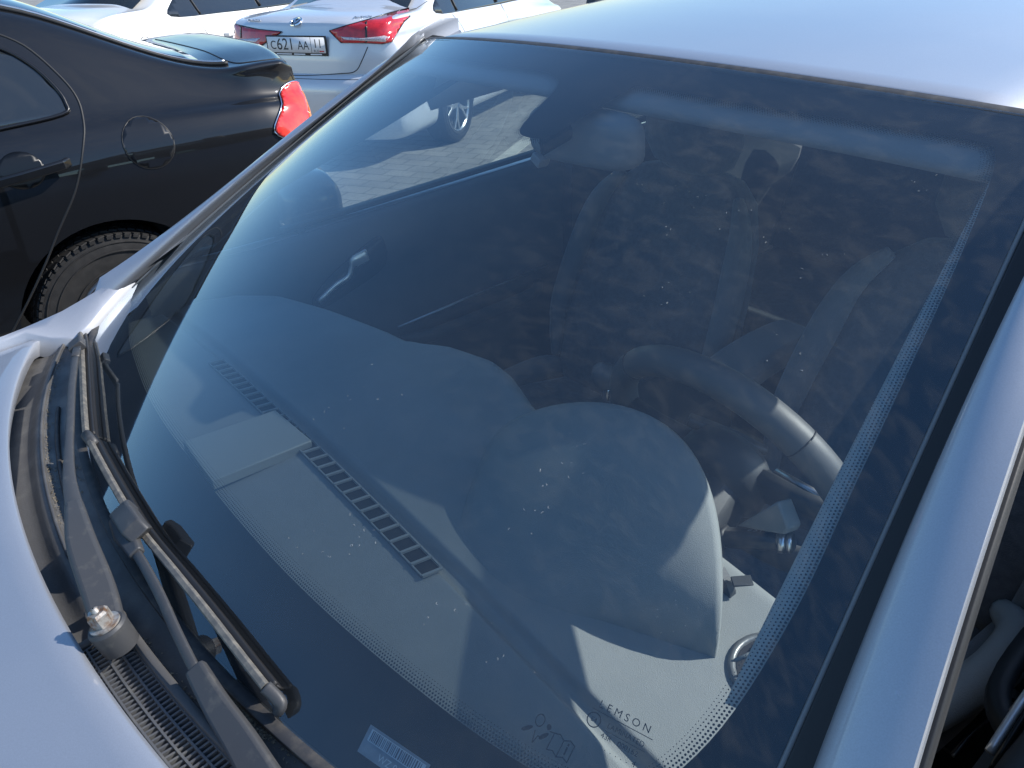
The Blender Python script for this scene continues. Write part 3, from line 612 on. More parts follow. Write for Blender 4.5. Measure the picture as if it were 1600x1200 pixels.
# pillars and the rubber at the sides of the glass
def sidecurve(sx, kind):
    if sx > 0: q = [(1290, 1700), (1360, 1450), (1428, 1215), (1512, 910), (1598, 692), (1700, 470)]; return crom([atp(a, (.835, 0, 1), (1, 0, .4)) for a in q], 6)
    q = [(160, 437), (195, 407), (318, 316), (450, 212), (600, 93), (664, 53)]; return crom([atp(a, (-.76, 0, 1), (-1, 0, .4)) for a in q], 6)
def resample(P, n):
    d = [0]
    for a, b in zip(P[:-1], P[1:]): d.append(d[-1] + (b - a).length)
    out = []
    for k in range(n):
        x = d[-1] * k / (n - 1); i = min(max(int(np.searchsorted(d, x)) - 1, 0), len(P) - 2); out.append(P[i].lerp(P[i + 1], (x - d[i]) / max(d[i + 1] - d[i], 1e-9)))
    return out
NP_ = 40
roofx = .605
for sx in (1, -1):
    outer = sidecurve(sx, 0)
    # continue the outer edge up to the roof rail
    top = Vector((sx * .615, .985, 1.405))
    if sx > 0: outer = outer[:-6] + [Vector((sx * .665, .80, 1.345)), Vector((sx * .638, .90, 1.383)), top]
    else: outer = outer + [top]
    outer = resample(crom(outer, 3), 60); u_f = np.linspace(0, 1, 60)
    cf = [np.polyfit(u_f, [p[a] for p in outer], 3) for a in range(3)]; outer = [Vector([float(np.polyval(cf[a], u)) for a in range(3)]) for u in np.linspace(0, 1, 300)]
    ge = [S(sx * 1.0, -.06 + 1.06 * k / (NP_ - 1)) for k in range(NP_)]
    oo = []; lastj = 0
    for k in range(NP_):                  # the outer-edge point square across from each glass-edge point
        tg = (ge[min(k + 1, NP_ - 1)] - ge[max(k - 1, 0)]).normalized()
        j = min(range(len(outer)), key=lambda a: abs((outer[a] - ge[k]).dot(tg))); oo.append(outer[j])
    oo[-1] = top; outer = resample(oo, NP_) if False else oo
    # rubber channel
    e1 = []; e2 = []
    rows_r = []; rows_p = []; rows_in = []
    for k in range(NP_):
        g0 = ge[k]; o0 = outer[k]; t_ = (ge[min(k + 1, NP_ - 1)] - ge[max(k - 1, 0)]).normalized(); d = o0 - g0; d = d - t_ * d.dot(t_); wdt = d.length; d.normalize(); n = d.cross(t_).normalized()
        if n.z < 0: n = -n
        r0 = g0 + n * .002; q_ = 1. if sx > 0 else .1; r1 = g0 + d * .006 * q_ + n * .004; r2 = g0 + d * .012 * q_ - n * .005 * q_; r3 = g0 + d * .030 * q_ - n * .006 * q_
        rows_r.append([g0 - n * .004 - d * .004, r0 - d * .003, r1, r2, r3, r3 + d * .004 - n * .01])
        wf = .031 if sx > 0 else .0025
        w0 = g0 + d * wf - n * .012 * q_; w1 = g0 + d * (wf + .0015) + n * .002; B_ = o0
        sec = [w0, w1]
        for j in range(1, 9):
            f = j / 8; c = w1.lerp(B_, f); bul = (.020 if sx > 0 else .022) * math.sin(math.pi * min(1, (f * .98) ** .72)) ** .85
            sec.append(c + n * bul)
        sec += [B_ + Vector((sx * .002, 0, -.008)), B_ + Vector((sx * .000, 0, -.022)), B_ + Vector((-sx * .02, 0, -.03))]
        rows_p.append(sec)
        rows_in.append([g0 + d * .01 - n * .010, g0 - d * .030 - n * .012, g0 - d * .026 - n * .024 , o0 - d * .012 + Vector((0, 0, -.034)), o0 + Vector((-sx * .012, .01, -.035))])
    MB().grid(rows_r).build('windscreen_seal', rubber, sc)
    MB().tube([r[1] + (r[2] - r[1]) * .25 + Vector((0, 0, .0015)) for r in rows_r], .0026, 6).build('seal_lip', mat('grey_seal_lip', (.16, .165, .17), .35), sc)
    MB().grid(rows_p).build('front_pillar', silver, sc, ang=50)
    MB().grid(rows_in).build('pillar_trim', cardm if sx > 0 else cardm, sc)
    MB().bar([p + Vector((sx * .003, .004, -.027)) for p in outer], .010, .008, up=(sx, 0, .4)).build('door_frame_seal', rubber, sc)
    MB().tube([p + Vector((sx * .004, .008, -.033)) for p in outer], .0028, 6).build('door_frame_edge', mat('grey_frame_edge', (.30, .30, .31), .3, .5), sc)
    MB().bar([p + Vector((-sx * .002, .011, -.040)) for p in outer], .012, .012, up=(sx, 0, .4)).build('window_frame', rubber, sc)

# inner frame of the far window, wide at the front pillar
oc = sidecurve(-1, 0); c2 = crom([atp(a, (-.765, 0, 1), (-1, 0, .4)) for a in ((300, 368), (380, 318), (485, 255), (606, 184), (730, 105), (790, 70))], 6)
oc = resample(oc, 30); c2 = resample(c2, 30)
MB().grid([[a.lerp(b, f) + Vector((.012, 0, 0)) for f in (0.05, .5, 1)] + [b + Vector((.03, .0, -.004)), b.lerp(a, .6) + Vector((.05, 0, 0))] for a, b in zip(oc, c2)]).build('pillar_inner_frame', cardm, sc)
# trim edge just inside the printed band, its lit look painted as pale colour
MB().grid([[S(a, t, -.010), S(a - .010, t, -.012), S(a - .024, t, -.016), S(a - .026, t, -.024)] for a, t in [(.953, t) for t in np.linspace(.22, .93, 40)]]).build('trim_edge', mat('lit_trim', (.42, .44, .45), .7, bump=(600, .3, .0006)), sc)
# roof
def roofpt(x, v):
    yh = .7942 + .2559 * min(abs(x), .62) ** 2 + .016; y = yh + v * (2.75 - yh)
    zc = 1.4047 + .004 + .075 * math.sin(min(1, v * 1.15) * math.pi * .62) - .10 * max(0, v - .72) ** 1.2
    z = zc - .0832 * x * x - .055 * max(0, (abs(x) - .50) / .115) ** 2.4
    return Vector((x, y, z))
xs = np.linspace(-.635, .635, 50)
rws = []
for j in range(44):
    v = j / 43; rws.append([roofpt(x, v) for x in xs])
rws = [[p + Vector((0, -.006, -.012)) for p in rws[0]]] + [[p + Vector((0, -.004, -.003)) for p in rws[0]]] + rws
MB().grid(rws).build('roof', silver, sc)
MB().bar([S(s, 1.0, .0) + Vector((0, .004, -.002)) for s in np.linspace(-.995, .995, 41)], .016, .006, up=(0, -.4, 1)).build('header_seal', gasket, sc)
for sx in (1, -1):
    MB().bar([roofpt(sx * .612, v) + Vector((sx * .006, 0, .004)) for v in np.linspace(.03, .97, 24)], .022, .014).build('roof_moulding', rubber, sc)
    MB().grid([[roofpt(sx * .635, v), roofpt(sx * .635, v) + Vector((sx * .02, 0, -.04)), roofpt(sx * .635, v) + Vector((0, 0, -.07))] for v in np.linspace(.0, 1, 24)]).build('roof_rail', silver, sc)
MB().grid([[roofpt(x * .96, v) + Vector((0, .0, -.035 - .02 * (v < .02))) for x in xs] for v in np.linspace(.0, 1, 20)]).build('headliner', head, sc)
# header trim behind the top band
MB().grid([[S(s, 1.0, -.02), S(s, .94, -.010), S(s, .905, -.014), S(s, .900, -.020) + Vector((0, .004, -.004)), S(s, .91, -.03) + Vector((0, .03, .0)), S(s, .91, -.03) + Vector((0, .12, .04))] for s in np.linspace(-.95, .95, 30)]).build('header_trim', head, sc)
# bonnet
def ye(x): return -.086 + .262 * x * x
def hz_(x): return .968 - .06 * x * x
rws = []
for d in [-.004, 0.0, .004, .012, .03, .07] + list(np.linspace(.12, 1.05, 24)):
    row = []
    for x in np.linspace(-.695, .695, 46):
        z = hz_(x) - .085 * d - .10 * d * d; y = ye(x) * (1 - min(d, .6) * .9) - d
        if d < .012: z -= (.012 - max(d, 0)) * .5 + (.03 if d < 0 else 0)
        if d < 0: y = ye(x) - .010
        row.append(Vector((x, y, z - .008 * max(0, (abs(x) - .64) / .05) ** 2)))
    rws.append(row)
MB().grid(rws).build('bonnet', silver, sc)
# wings
for sx in (1, -1):
    P = []
    for k in range(40):
        y = -1.1 + k / 39 * (1.40 if sx > 0 else 1.37); zt = float(np.interp(y, [-1.1, -.4, 0, .10, .23, .3], [.80, .915, .945, .958, .992, 1.01])); xo = float(np.interp(y, [-1.1, -.4, 0, .10, .23, .3], [.66, .70, .716, .733, .756, .764]))
        xi = float(np.interp(y, [-1.1, 0, .035, .075, .12, .18, .27], [.66 - .0, .701, .701, .665, .672, .715, .752])) if y > -.4 else xo - .015
        zi = zt - .002 - .035 * float(np.interp(y, [.03, .08, .27], [0, 1, 0])) 
        r_ = [Vector((sx * xi, y, zi - .05)), Vector((sx * xi, y, zi - .004)), Vector((sx * (xi + .004), y, zi)), Vector((sx * (xi * .5 + xo * .5), y, (zi + zt) / 2 + .003)), Vector((sx * (xo - .004), y, zt - .001)), Vector((sx * (xo + .006), y, zt - .010)), Vector((sx * (xo + .03), y, zt - .05)), Vector((sx * (xo + .075), y, zt - .15)), Vector((sx * (xo + .11), y, zt - .30)), Vector((sx * (xo + .11), y, .35))]
        if sx > 0: r_ = [Vector((min(q.x, .85), q.y, q.z)) for q in r_]
        P.append(r_)
    MB().grid(P).build('wing', silver, sc, ang=60)
# cowl panel
def cowl(s, f):
    xb = .752 * s; B_ = S(s, .0, -.004); A = Vector((xb * 1.0, ye(xb) - .03, hz_(xb) - .052)); p = A.lerp(B_, f)
    hump = .012 * math.exp(-((f - .48) / .10) ** 2) * (1 if s < .1 else max(0, 1 - (s - .1) / .2)) ; p.z += hump - .012 * math.sin(math.pi * f) * (1 if s > .15 else .5)
    return p
MB().grid([[cowl(s, f) for f in np.linspace(0, 1.03, 26)] for s in np.linspace(-1.02, 1.02, 90)]).build('cowl_panel', plastic, sc)
cwl = bpy.data.objects['cowl_panel']
MB().tube([cowl(s, .52) + Vector((0, 0, .003)) for s in np.linspace(-.95, .0, 40)], .0025, 6).build('cowl_ridge', plastic, cwl)
MB().bar([cowl(s, 1.0) + Vector((0, -.004, .003)) for s in np.linspace(-1.0, 1.0, 60)], .014, .006).build('glass_edge_seal', gasket, cwl)
MB().tube([cowl(s, .68) + Vector((0, 0, .002)) for s in np.linspace(-.55, .22, 40)], .0035, 6).build('cowl_lip', gasket, cwl)
# air intake grille: fine bars in a framed opening
def gp(s, f, h): p = cowl(s, f); p.z += h; return p
s0, s1, f0, f1 = .215, .72, .10, .60
MB().grid([[gp(s, f, .004) for f in (f0, (f0 + f1) / 2, f1)] for s in np.linspace(s0, s1, 20)]).build('intake_recess', mat('intake_dark', (.004, .004, .004), .9), cwl)
gb = MB()
for k in range(62):
    s = s0 + (s1 - s0) * k / 61; gb.bar([gp(s, f, .013) for f in np.linspace(f0, f1, 4)], .0021, .008, rnd=.1)
for f in np.linspace(f0, f1, 6): gb.bar([gp(s, f, .0145) for s in np.linspace(s0, s1, 24)], .0022, .008, rnd=.1)
gb.build('intake_grille', mat('grille_grey', (.075, .078, .085), .5, var=((.14, .135, .12), 40, .5, .8)), cwl, smooth=False)
gfr = MB()
gfr.bar([gp(s, f1 + .045, .014) for s in np.linspace(s0 - .01, s1, 24)], .010, .016)
gfr.bar([gp(s0 - .012, f, .012) for f in np.linspace(f0 - .05, f1 + .04, 8)], .010, .014)
gfr.build('intake_frame', plastic, cwl)
# raised collar beside the pivot
MB().tube(crom([gp(s0 - .01, f1, .012), gp(s0 - .03, f1 + .05, .014), gp(s0 - .055, f1 - .02, .014), gp(s0 - .06, f1 - .18, .012)], 6), .007, 8).build('cowl_collar', plastic, cwl)
# dirt lying along the edges of the cowl: small crumbs and litter
def crumbs(name, fn, n, size):
    mb = MB()
    for _ in range(n):
        p = fn(); r = size * random.uniform(.4, 1.2); k = len(mb.v); u = [Vector((random.uniform(-1, 1), random.uniform(-1, 1), random.uniform(.0, .7))).normalized() * r for _ in range(4)]
        for q in u: mb.v.append(tuple(p + q))
        for f in ((0, 1, 2), (0, 2, 3), (0, 1, 3), (1, 2, 3)): mb.f.append(tuple(k + i for i in f))
    o = mb.build(name, dust, cwl, False); o['kind'] = 'stuff'; return o
def dirt():
    c = random.random()
    if c < .42: s = random.gauss(.455, .035); f = random.gauss(.93, .04)
    elif c < .7: s = random.uniform(.2, .72); f = abs(random.gauss(0, .03)) + f1 + .07
    elif c < .85: s = random.uniform(-.9, -.1); f = .55 + abs(random.gauss(0, .03))
    else: s = random.gauss(-.27, .04); f = random.gauss(.75, .08)
    p = cowl(s, min(f, 1)); p.z += .001; return p
crumbs('dirt_specks', dirt, 2600, .0019)
# far cowl corner
MB().lathe([(.001, .004), (.006, .0035), (.009, .001), (.010, -.01)], at((66, 520), 2, .934), (-.2, -.2, 1), 24).build('hinge_cap', beige, sc)

# wipers
A1n = at((172, 985), 2, .968)
arm1 = [at((172, 985), 2, .962), at((155, 925), 2, .972), at((128, 850), 2, .985), at((118, 800), 2, .99), at((108, 740), 2, .99), at((110, 660), 2, .990), at((113, 600), 2, .990), at((118, 560), 2, .990)]
pl1 = crom(arm1, 5)
def seg(P, a, b): n = len(P) - 1; return P[int(a * n):int(b * n) + 1]
wa = MB().bar(seg(pl1, 0, .46), [.030 + (.008 * math.sin(i / 16 * math.pi)) - .010 * i / 16 for i in range(len(seg(pl1, 0, .46)))], .016, rnd=.5)
wa1 = wa.build('wiper_arm', armm, sc, bevel=.002)
MB().bar(seg(pl1, .43, 1), [.020 - .010 * min(1, i / 8) for i in range(len(seg(pl1, .43, 1)))], .007, rnd=.4).build('arm_rod', armm, wa1)
MB().lathe([(.018, -.022), (.019, .006), (.017, .009), (.001, .009)], A1n, (-.15, -.2, 1), 28).build('pivot_boss', armm, wa1, ang=30)
nt_ = MB().lathe([(.0145, .008), (.0145, .011), (.011, .012), (.011, .024), (.009, .027), (.001, .027)], A1n, (-.15, -.2, 1), 6); nt_.lathe([(.015, .008), (.015, .011), (.010, .0115)], A1n, (-.15, -.2, 1), 24); nt_.build('nut', steel, wa1, ang=25)
MB().lathe([(.0035, .020), (.0035, .031), (.001, .032)], A1n, (-.15, -.2, 1), 12).build('threaded_stud', steel, wa1)
def blade(q, clipi, h=.011, hook=False):
    P = [og(a, h) for a in q]; P = crom(P, 8); n = Vector((0, -.45, .9)).normalized()
    b = MB().bar([p + n * .006 for p in P], .008, .008, up=n, rnd=.4).build('wiper_blade', mat('blade_grey', (.10, .097, .09), .7, 0., var=((.22, .20, .165), 90, .45, .75), bump=(500, .2, .0005)), sc, ang=40)
    MB().bar([p + n * .0 + Vector((0, .004, 0)) for p in P], .010, .006, up=n).build('blade_rubber', rubber, b)
    MB().bar([p - n * .007 + Vector((0, .006, 0)) for p in P], .003, .011, up=n).build('wiping_lip', rubber, b)
    k = clipi; pc_ = P[k]; d = (P[min(k + 2, len(P) - 1)] - P[max(k - 2, 0)]).normalized()
    return b, P, pc_, d, n
b1, P1, c1, d1, n1_ = blade([(134, 484), (138, 520), (141, 555), (144, 600), (147, 645), (151, 688)], 16, .012)
MB().bar([c1 - d1 * .022 + n1_ * .016, c1 + d1 * .022 + n1_ * .016], .026, .016, up=n1_).build('blade_clip', armm, b1, bevel=.003)
MB().bar([pl1[-1] - d1 * .01, c1 + n1_ * .014 - d1 * .0], .012, .006).build('arm_tip', armm, wa1)
b2, P2, c2_, d2, n2_ = blade([(155, 692), (178, 735), (205, 782), (238, 835), (290, 898), (345, 965), (400, 1035), (436, 1080)], 24, .014)
MB().bar([c2_ - d2 * .030 + n2_ * .014, c2_ - d2 * .02 + n2_ * .022, c2_ + d2 * .02 + n2_ * .022, c2_ + d2 * .028 + n2_ * .014], .026, .020, up=n2_).build('blade_clip', armm, b2, bevel=.003)
e_ = P2[-1]; hk = crom([e_ + n2_ * .006, og((446, 1092), .014), og((449, 1103), .010), og((440, 1112), .006)], 5); MB().bar(hk, .012, .010, up=n2_, rnd=.5).build('end_cap', armm, b2)
e_ = P2[0]; MB().bar([e_ + n2_ * .006 - d2 * .004, e_ + n2_ * .006 + d2 * .03], .014, .012, up=n2_, rnd=.5).build('end_cap', armm, b2)
a2 = [og((222, 832), .030), og((238, 862), .032), og((262, 895), .034), og((292, 945), .036), og((318, 1000), .036), og((345, 1056), .034)]
p2a = crom(a2, 5)
wa2 = MB().bar(crom([og((343, 1052), .032), og((372, 1105), .030), og((405, 1160), .026), og((440, 1225), .022), og((480, 1300), .016), og((540, 1400), .01)], 5), [.020 + .0009 * i for i in range(26)], [.012 + .0002 * i for i in range(26)], rnd=.4, up=n2_).build('wiper_arm', armm, sc, bevel=.003)
MB().bar(p2a, .010, .006, up=n2_, rnd=.4).build('arm_rod', armm, wa2)
MB().bar([p2a[0] - d2 * .012, p2a[3], p2a[8]], [.020, .026, .016], .012, up=n2_, rnd=.4).build('arm_hook', armm, wa2, bevel=.002)

# ------------------------------------------------------------------ interior
def dz(x, y):
    z = .922 - .040 * (x / .72) ** 2 + .07 * (y - .1)
    z -= .012 * math.exp(-((y - .284) / .011) ** 4)
    hump = .016 * max(0, 1 - ((x + .02) / .17) ** 4) * max(0., min(1, (y - .36) / .10)); z += hump
    return z
def yr(x):
    return float(np.interp(x, [-.76, -.68, -.6, -.43, -.24, -.14, -.09, 0, .05, .12, .3, .6, .76], [.33, .42, .465, .497, .522, .528, .55, .57, .565, .545, .53, .52, .50]))
rws = []
for x in np.linspace(-.755, .755, 110):
    y0 = .035 + .295 * x * x; r = []
    for y in list(np.linspace(y0, max(.262, y0 + .004), 20)) + list(np.linspace(max(.2635, y0 + .006), .3035, 26)) + list(np.linspace(.306, yr(x), 30)):
        r.append(Vector((x, y, dz(x, y))))
    e = r[-1]; r += [e + Vector((0, .010, -.004)), e + Vector((0, .018, -.014)), e + Vector((0, .020, -.04)), e + Vector((0, .005, -.12)), e + Vector((0, -.02, -.25)), e + Vector((0, -.1, -.5))]
    rws.append(r)
da = MB().grid(rws).build('dashboard', dashm, sc)
# defroster slot and its louvres
xA, xB = -.385, .30
vy = lambda x: .262
vs = MB(); vs.grid([[Vector((x, vy(x) - .0125, dz(x, vy(x)) + .0012)), Vector((x, vy(x) + .0125, dz(x, vy(x)) + .0012))] for x in np.linspace(xA, xB, 30)]).build('defroster_slot', mat('slot_dark', (.006, .007, .008), .8), da, False)
lv = MB()
for k in range(30):
    x = xA + (xB - xA) * (k + .0) / 29; z = dz(x, .262) + .003
    lv.prism([Vector((x, .250, z)), Vector((x + .0035, .250, z)), Vector((x + .0075, .275, z)), Vector((x + .004, .275, z))], (0, 0, .003))
lv.bar([Vector((x, .2505, dz(x, .262) + .003)) for x in np.linspace(xA, xB, 12)], .002, .003); lv.bar([Vector((x, .2755, dz(x, .262) + .003)) for x in np.linspace(xA, xB, 12)], .002, .003)
lv.build('defroster_louvres', dashm, da, False)
# flat raised cover across the slot
cv = [at(q, 2, .945) for q in ((285, 690), (430, 640), (487, 688), (330, 752))]
MB().prism([p - Vector((0, 0, .016)) for p in cv], (0, 0, .016)).build('sensor_cover', mat('cover_plastic', (.25, .265, .255), .5, bump=(1100, .4, .0008)), da, bevel=.002, smooth=True)
# instrument hood
def hood(phi, r):
    c, s_ = math.cos(phi), math.sin(phi)
    R_ = Vector((.375 + .205 * c, .545 - .115 * c * c - .01 * c, .918 + .135 * s_ ** .75)); F_ = Vector((.335 + .11 * c + .03, .315 + .03 * c * c + .02 * c, .916 + .010 * s_))
    p = F_.lerp(R_, r); p.z = F_.z + (R_.z - F_.z) * (math.sin(r * math.pi / 2) ** .95); return p
hrows = [[hood(math.pi * (.0 + k / 40), r) for k in range(41)] for r in np.linspace(0, 1, 24)]
rim = hrows[-1]; cc = Vector((.375, .5, .93))
hrows += [[p + Vector((0, .008, -.003)) + (cc - p) * .02 for p in rim], [p + Vector((0, .008, 0)) + (cc - p) * .07 for p in rim], [p + Vector((0, -.012, -.004)) + (cc - p) * .10 for p in rim], [p + Vector((0, -.03, -.03)) + (cc - p) * .14 for p in rim]]
MB().grid(hrows).build('instrument_hood', dashm, da)
MB().prism([Vector((.375 + .17 * math.cos(a), .50, .92 + .07 * math.sin(a))) for a in np.linspace(0, math.pi, 20)], (0, -.01, 0)).build('instrument_face', dashd, da, False)
# side air vent and small grille
sv = Vector((.628, .452, dz(.62, .45) + .001)); n_ = Vector((.07, -.06, 1)).normalized()
MB().lathe([(.046, -.004), (.045, .002), (.042, .0035), (.038, .002), (.037, -.010)], sv, n_, 36).build('side_air_vent', mat('vent_rim', (.16, .165, .165), .35, .3), da)
MB().lathe([(.037, .001), (.001, .001)], sv, n_, 30).build('vent_opening', mat('vent_dark', (.01, .01, .012), .6), da)
vb = MB()
for k in (-2, -1, 0, 1, 2):
    x0 = k * .014; hh = math.sqrt(max(.036 ** 2 - x0 * x0, 0)); vb.bar([sv + Vector((x0 - .004, -hh, .003)), sv + Vector((x0 + .004, 0, .007)), sv + Vector((x0 - .004, hh, .003))], .0018, .007)
vb.build('vent_vanes', dashm, da)
sg_ = at((1160, 900), 2, .955); MB().bar([sg_ + Vector((-.006, -.008, -.008)), sg_ + Vector((.006, .010, -.008))], .012, .003, up=(.3, 0, 1)).build('tweeter_grille', dashd, da, bevel=.002)
# steering column, wheel, stalks
swc = Vector((.388, .690, .922)); tilt = math.radians(24); up_ = Vector((0, -math.sin(tilt), math.cos(tilt))); ax_ = Vector((0, math.cos(tilt), math.sin(tilt)))
colm = MB(); colm.bar([swc - ax_ * .03, swc - ax_ * .10, swc - ax_ * .22], [.10, .13, .15], [.09, .12, .14], up=up_, rnd=.5)
sw = MB().tube([swc + Vector((1, 0, 0)) * .188 * math.cos(a) + up_ * .188 * math.sin(a) for a in np.linspace(0, 2 * math.pi, 73)], .0205, 16, up=ax_, flat=1.05, cap=False).build('steering_wheel', leather, sc)
MB().lathe([(.001, .030), (.045, .026), (.068, .008), (.070, -.03), (.05, -.05)], swc, ax_, 32).build('hub', dashd, sw)
sk = MB()
for a in (math.radians(8), math.radians(172), math.radians(270)):
    e = Vector((1, 0, 0)) * math.cos(a) + up_ * math.sin(a); sk.bar([swc + e * .05 - ax_ * .005, swc + e * .12 - ax_ * .004, swc + e * .178], [.055, .038, .034], [.03, .022, .020], up=ax_, rnd=.5)
sk.build('spoke', dashd, sw)
MB().bar([swc + Vector((.07, 0, 0)) + up_ * .025 + ax_ * .012, swc + Vector((.15, 0, 0)) + up_ * .03 + ax_ * .008], .012, .008, up=ax_).build('spoke_trim', satin, sw)
for a in (math.radians(48), math.radians(132)):
    e = Vector((1, 0, 0)) * math.cos(a) + up_ * math.sin(a); tn = ax_.cross(e)
    MB().tube([swc + e * .188 + (e * math.cos(b) + ax_ * math.sin(b)) * .0212 for b in np.linspace(0, 2 * math.pi, 25)], .0009, 5).build('stitched_seam', rubber, sw)
cl_ = colm.build('steering_column', dashd, sc, bevel=.01)
st0 = at((1118, 838), 0, .452); st1 = at((1238, 848), 0, .535)
stl = MB().bar([st0.lerp(st1, f) for f in (0, .3, .6, .85)], [.030, .030, .026, .024], [.022, .022, .022, .02], up=(0, .3, 1), rnd=.5).build('light_stalk', mat('stalk_black', (.02, .021, .023), .35), sc, bevel=.003)
ds_ = (st1 - st0).normalized()
MB().bar([st0.lerp(st1, .83), st0.lerp(st1, .93)], .027, .023, up=(0, .3, 1), rnd=.5).build('stalk_ring', satin, stl)
MB().bar([st0.lerp(st1, .95), st0.lerp(st1, 1.02)], .027, .023, up=(0, .3, 1), rnd=.5).build('stalk_tip', satin, stl, bevel=.003)
MB().bar([st0.lerp(st1, f) for f in (-.12, -.08, -.04, 0, .04, .08, .12, .16)], [.036, .030, .036, .030, .035, .029, .033, .028], [.030, .024, .03, .024, .029, .023, .027, .023], up=(0, .3, 1), rnd=.4).build('stalk_gaiter', rubber, stl)
sm = st0.lerp(st1, .52); su = Vector((0, .3, 1)).normalized(); sr = ds_; sn = sr.cross(su).normalized()
if sn.dot(CP - sm) < 0: sn = -sn
tp = (CP - sm).normalized(); tu = (Vector((0, 0, 1)) - tp * tp.z).normalized()
un = sr.cross(Vector((0, .3, 1)).cross(sr)).normalized(); nrm_ = Vector((0, .3, 1)) - sr * Vector((0, .3, 1)).dot(sr); nrm_.normalize(); v_ = nrm_.cross(sr).normalized()
Ms = Matrix.Translation(sm + nrm_ * .0118) @ Matrix((sr, v_, nrm_)).transposed().to_4x4()
whm = mat('white_legend', (.7, .7, .7), .5)
mk = MB(); mk.grid([[Ms @ Vector((x * .0045 * math.cos(a), x * .0038 * math.sin(a), 0)) for a in np.linspace(-math.pi / 2, math.pi / 2, 10)] for x in (1, .7)])
for j in (-1, 0, 1): strip(mk, Ms, [(-.0065, j * .0025), (-.002, j * .0025)], .0007)
strip(mk, Ms, [(.009, -.004), (.009, .004)], .0006); mk.grid([[Ms @ Vector((.017 + x * .0025 * math.cos(a), x * .0025 * math.sin(a), 0)) for a in np.linspace(0, 2 * math.pi, 14)] for x in (1, .7)])
mk.build('stalk_symbols', whm, stl, False)
w0_ = at((1075, 655), 0, .33); w1_ = at((1198, 705), 0, .42)
MB().bar([w0_, w0_.lerp(w1_, .6), w1_], [.020, .026, .014], [.016, .016, .010], rnd=.5).build('paddle', dashd, sc, bevel=.002)
MB().prism([at(q, 1, .60) for q in ((1150, 822), (1215, 783), (1232, 826), (1225, 836), (1180, 828))], (0, .03, -.01)).build('column_shroud', dashm, sc, bevel=.003)
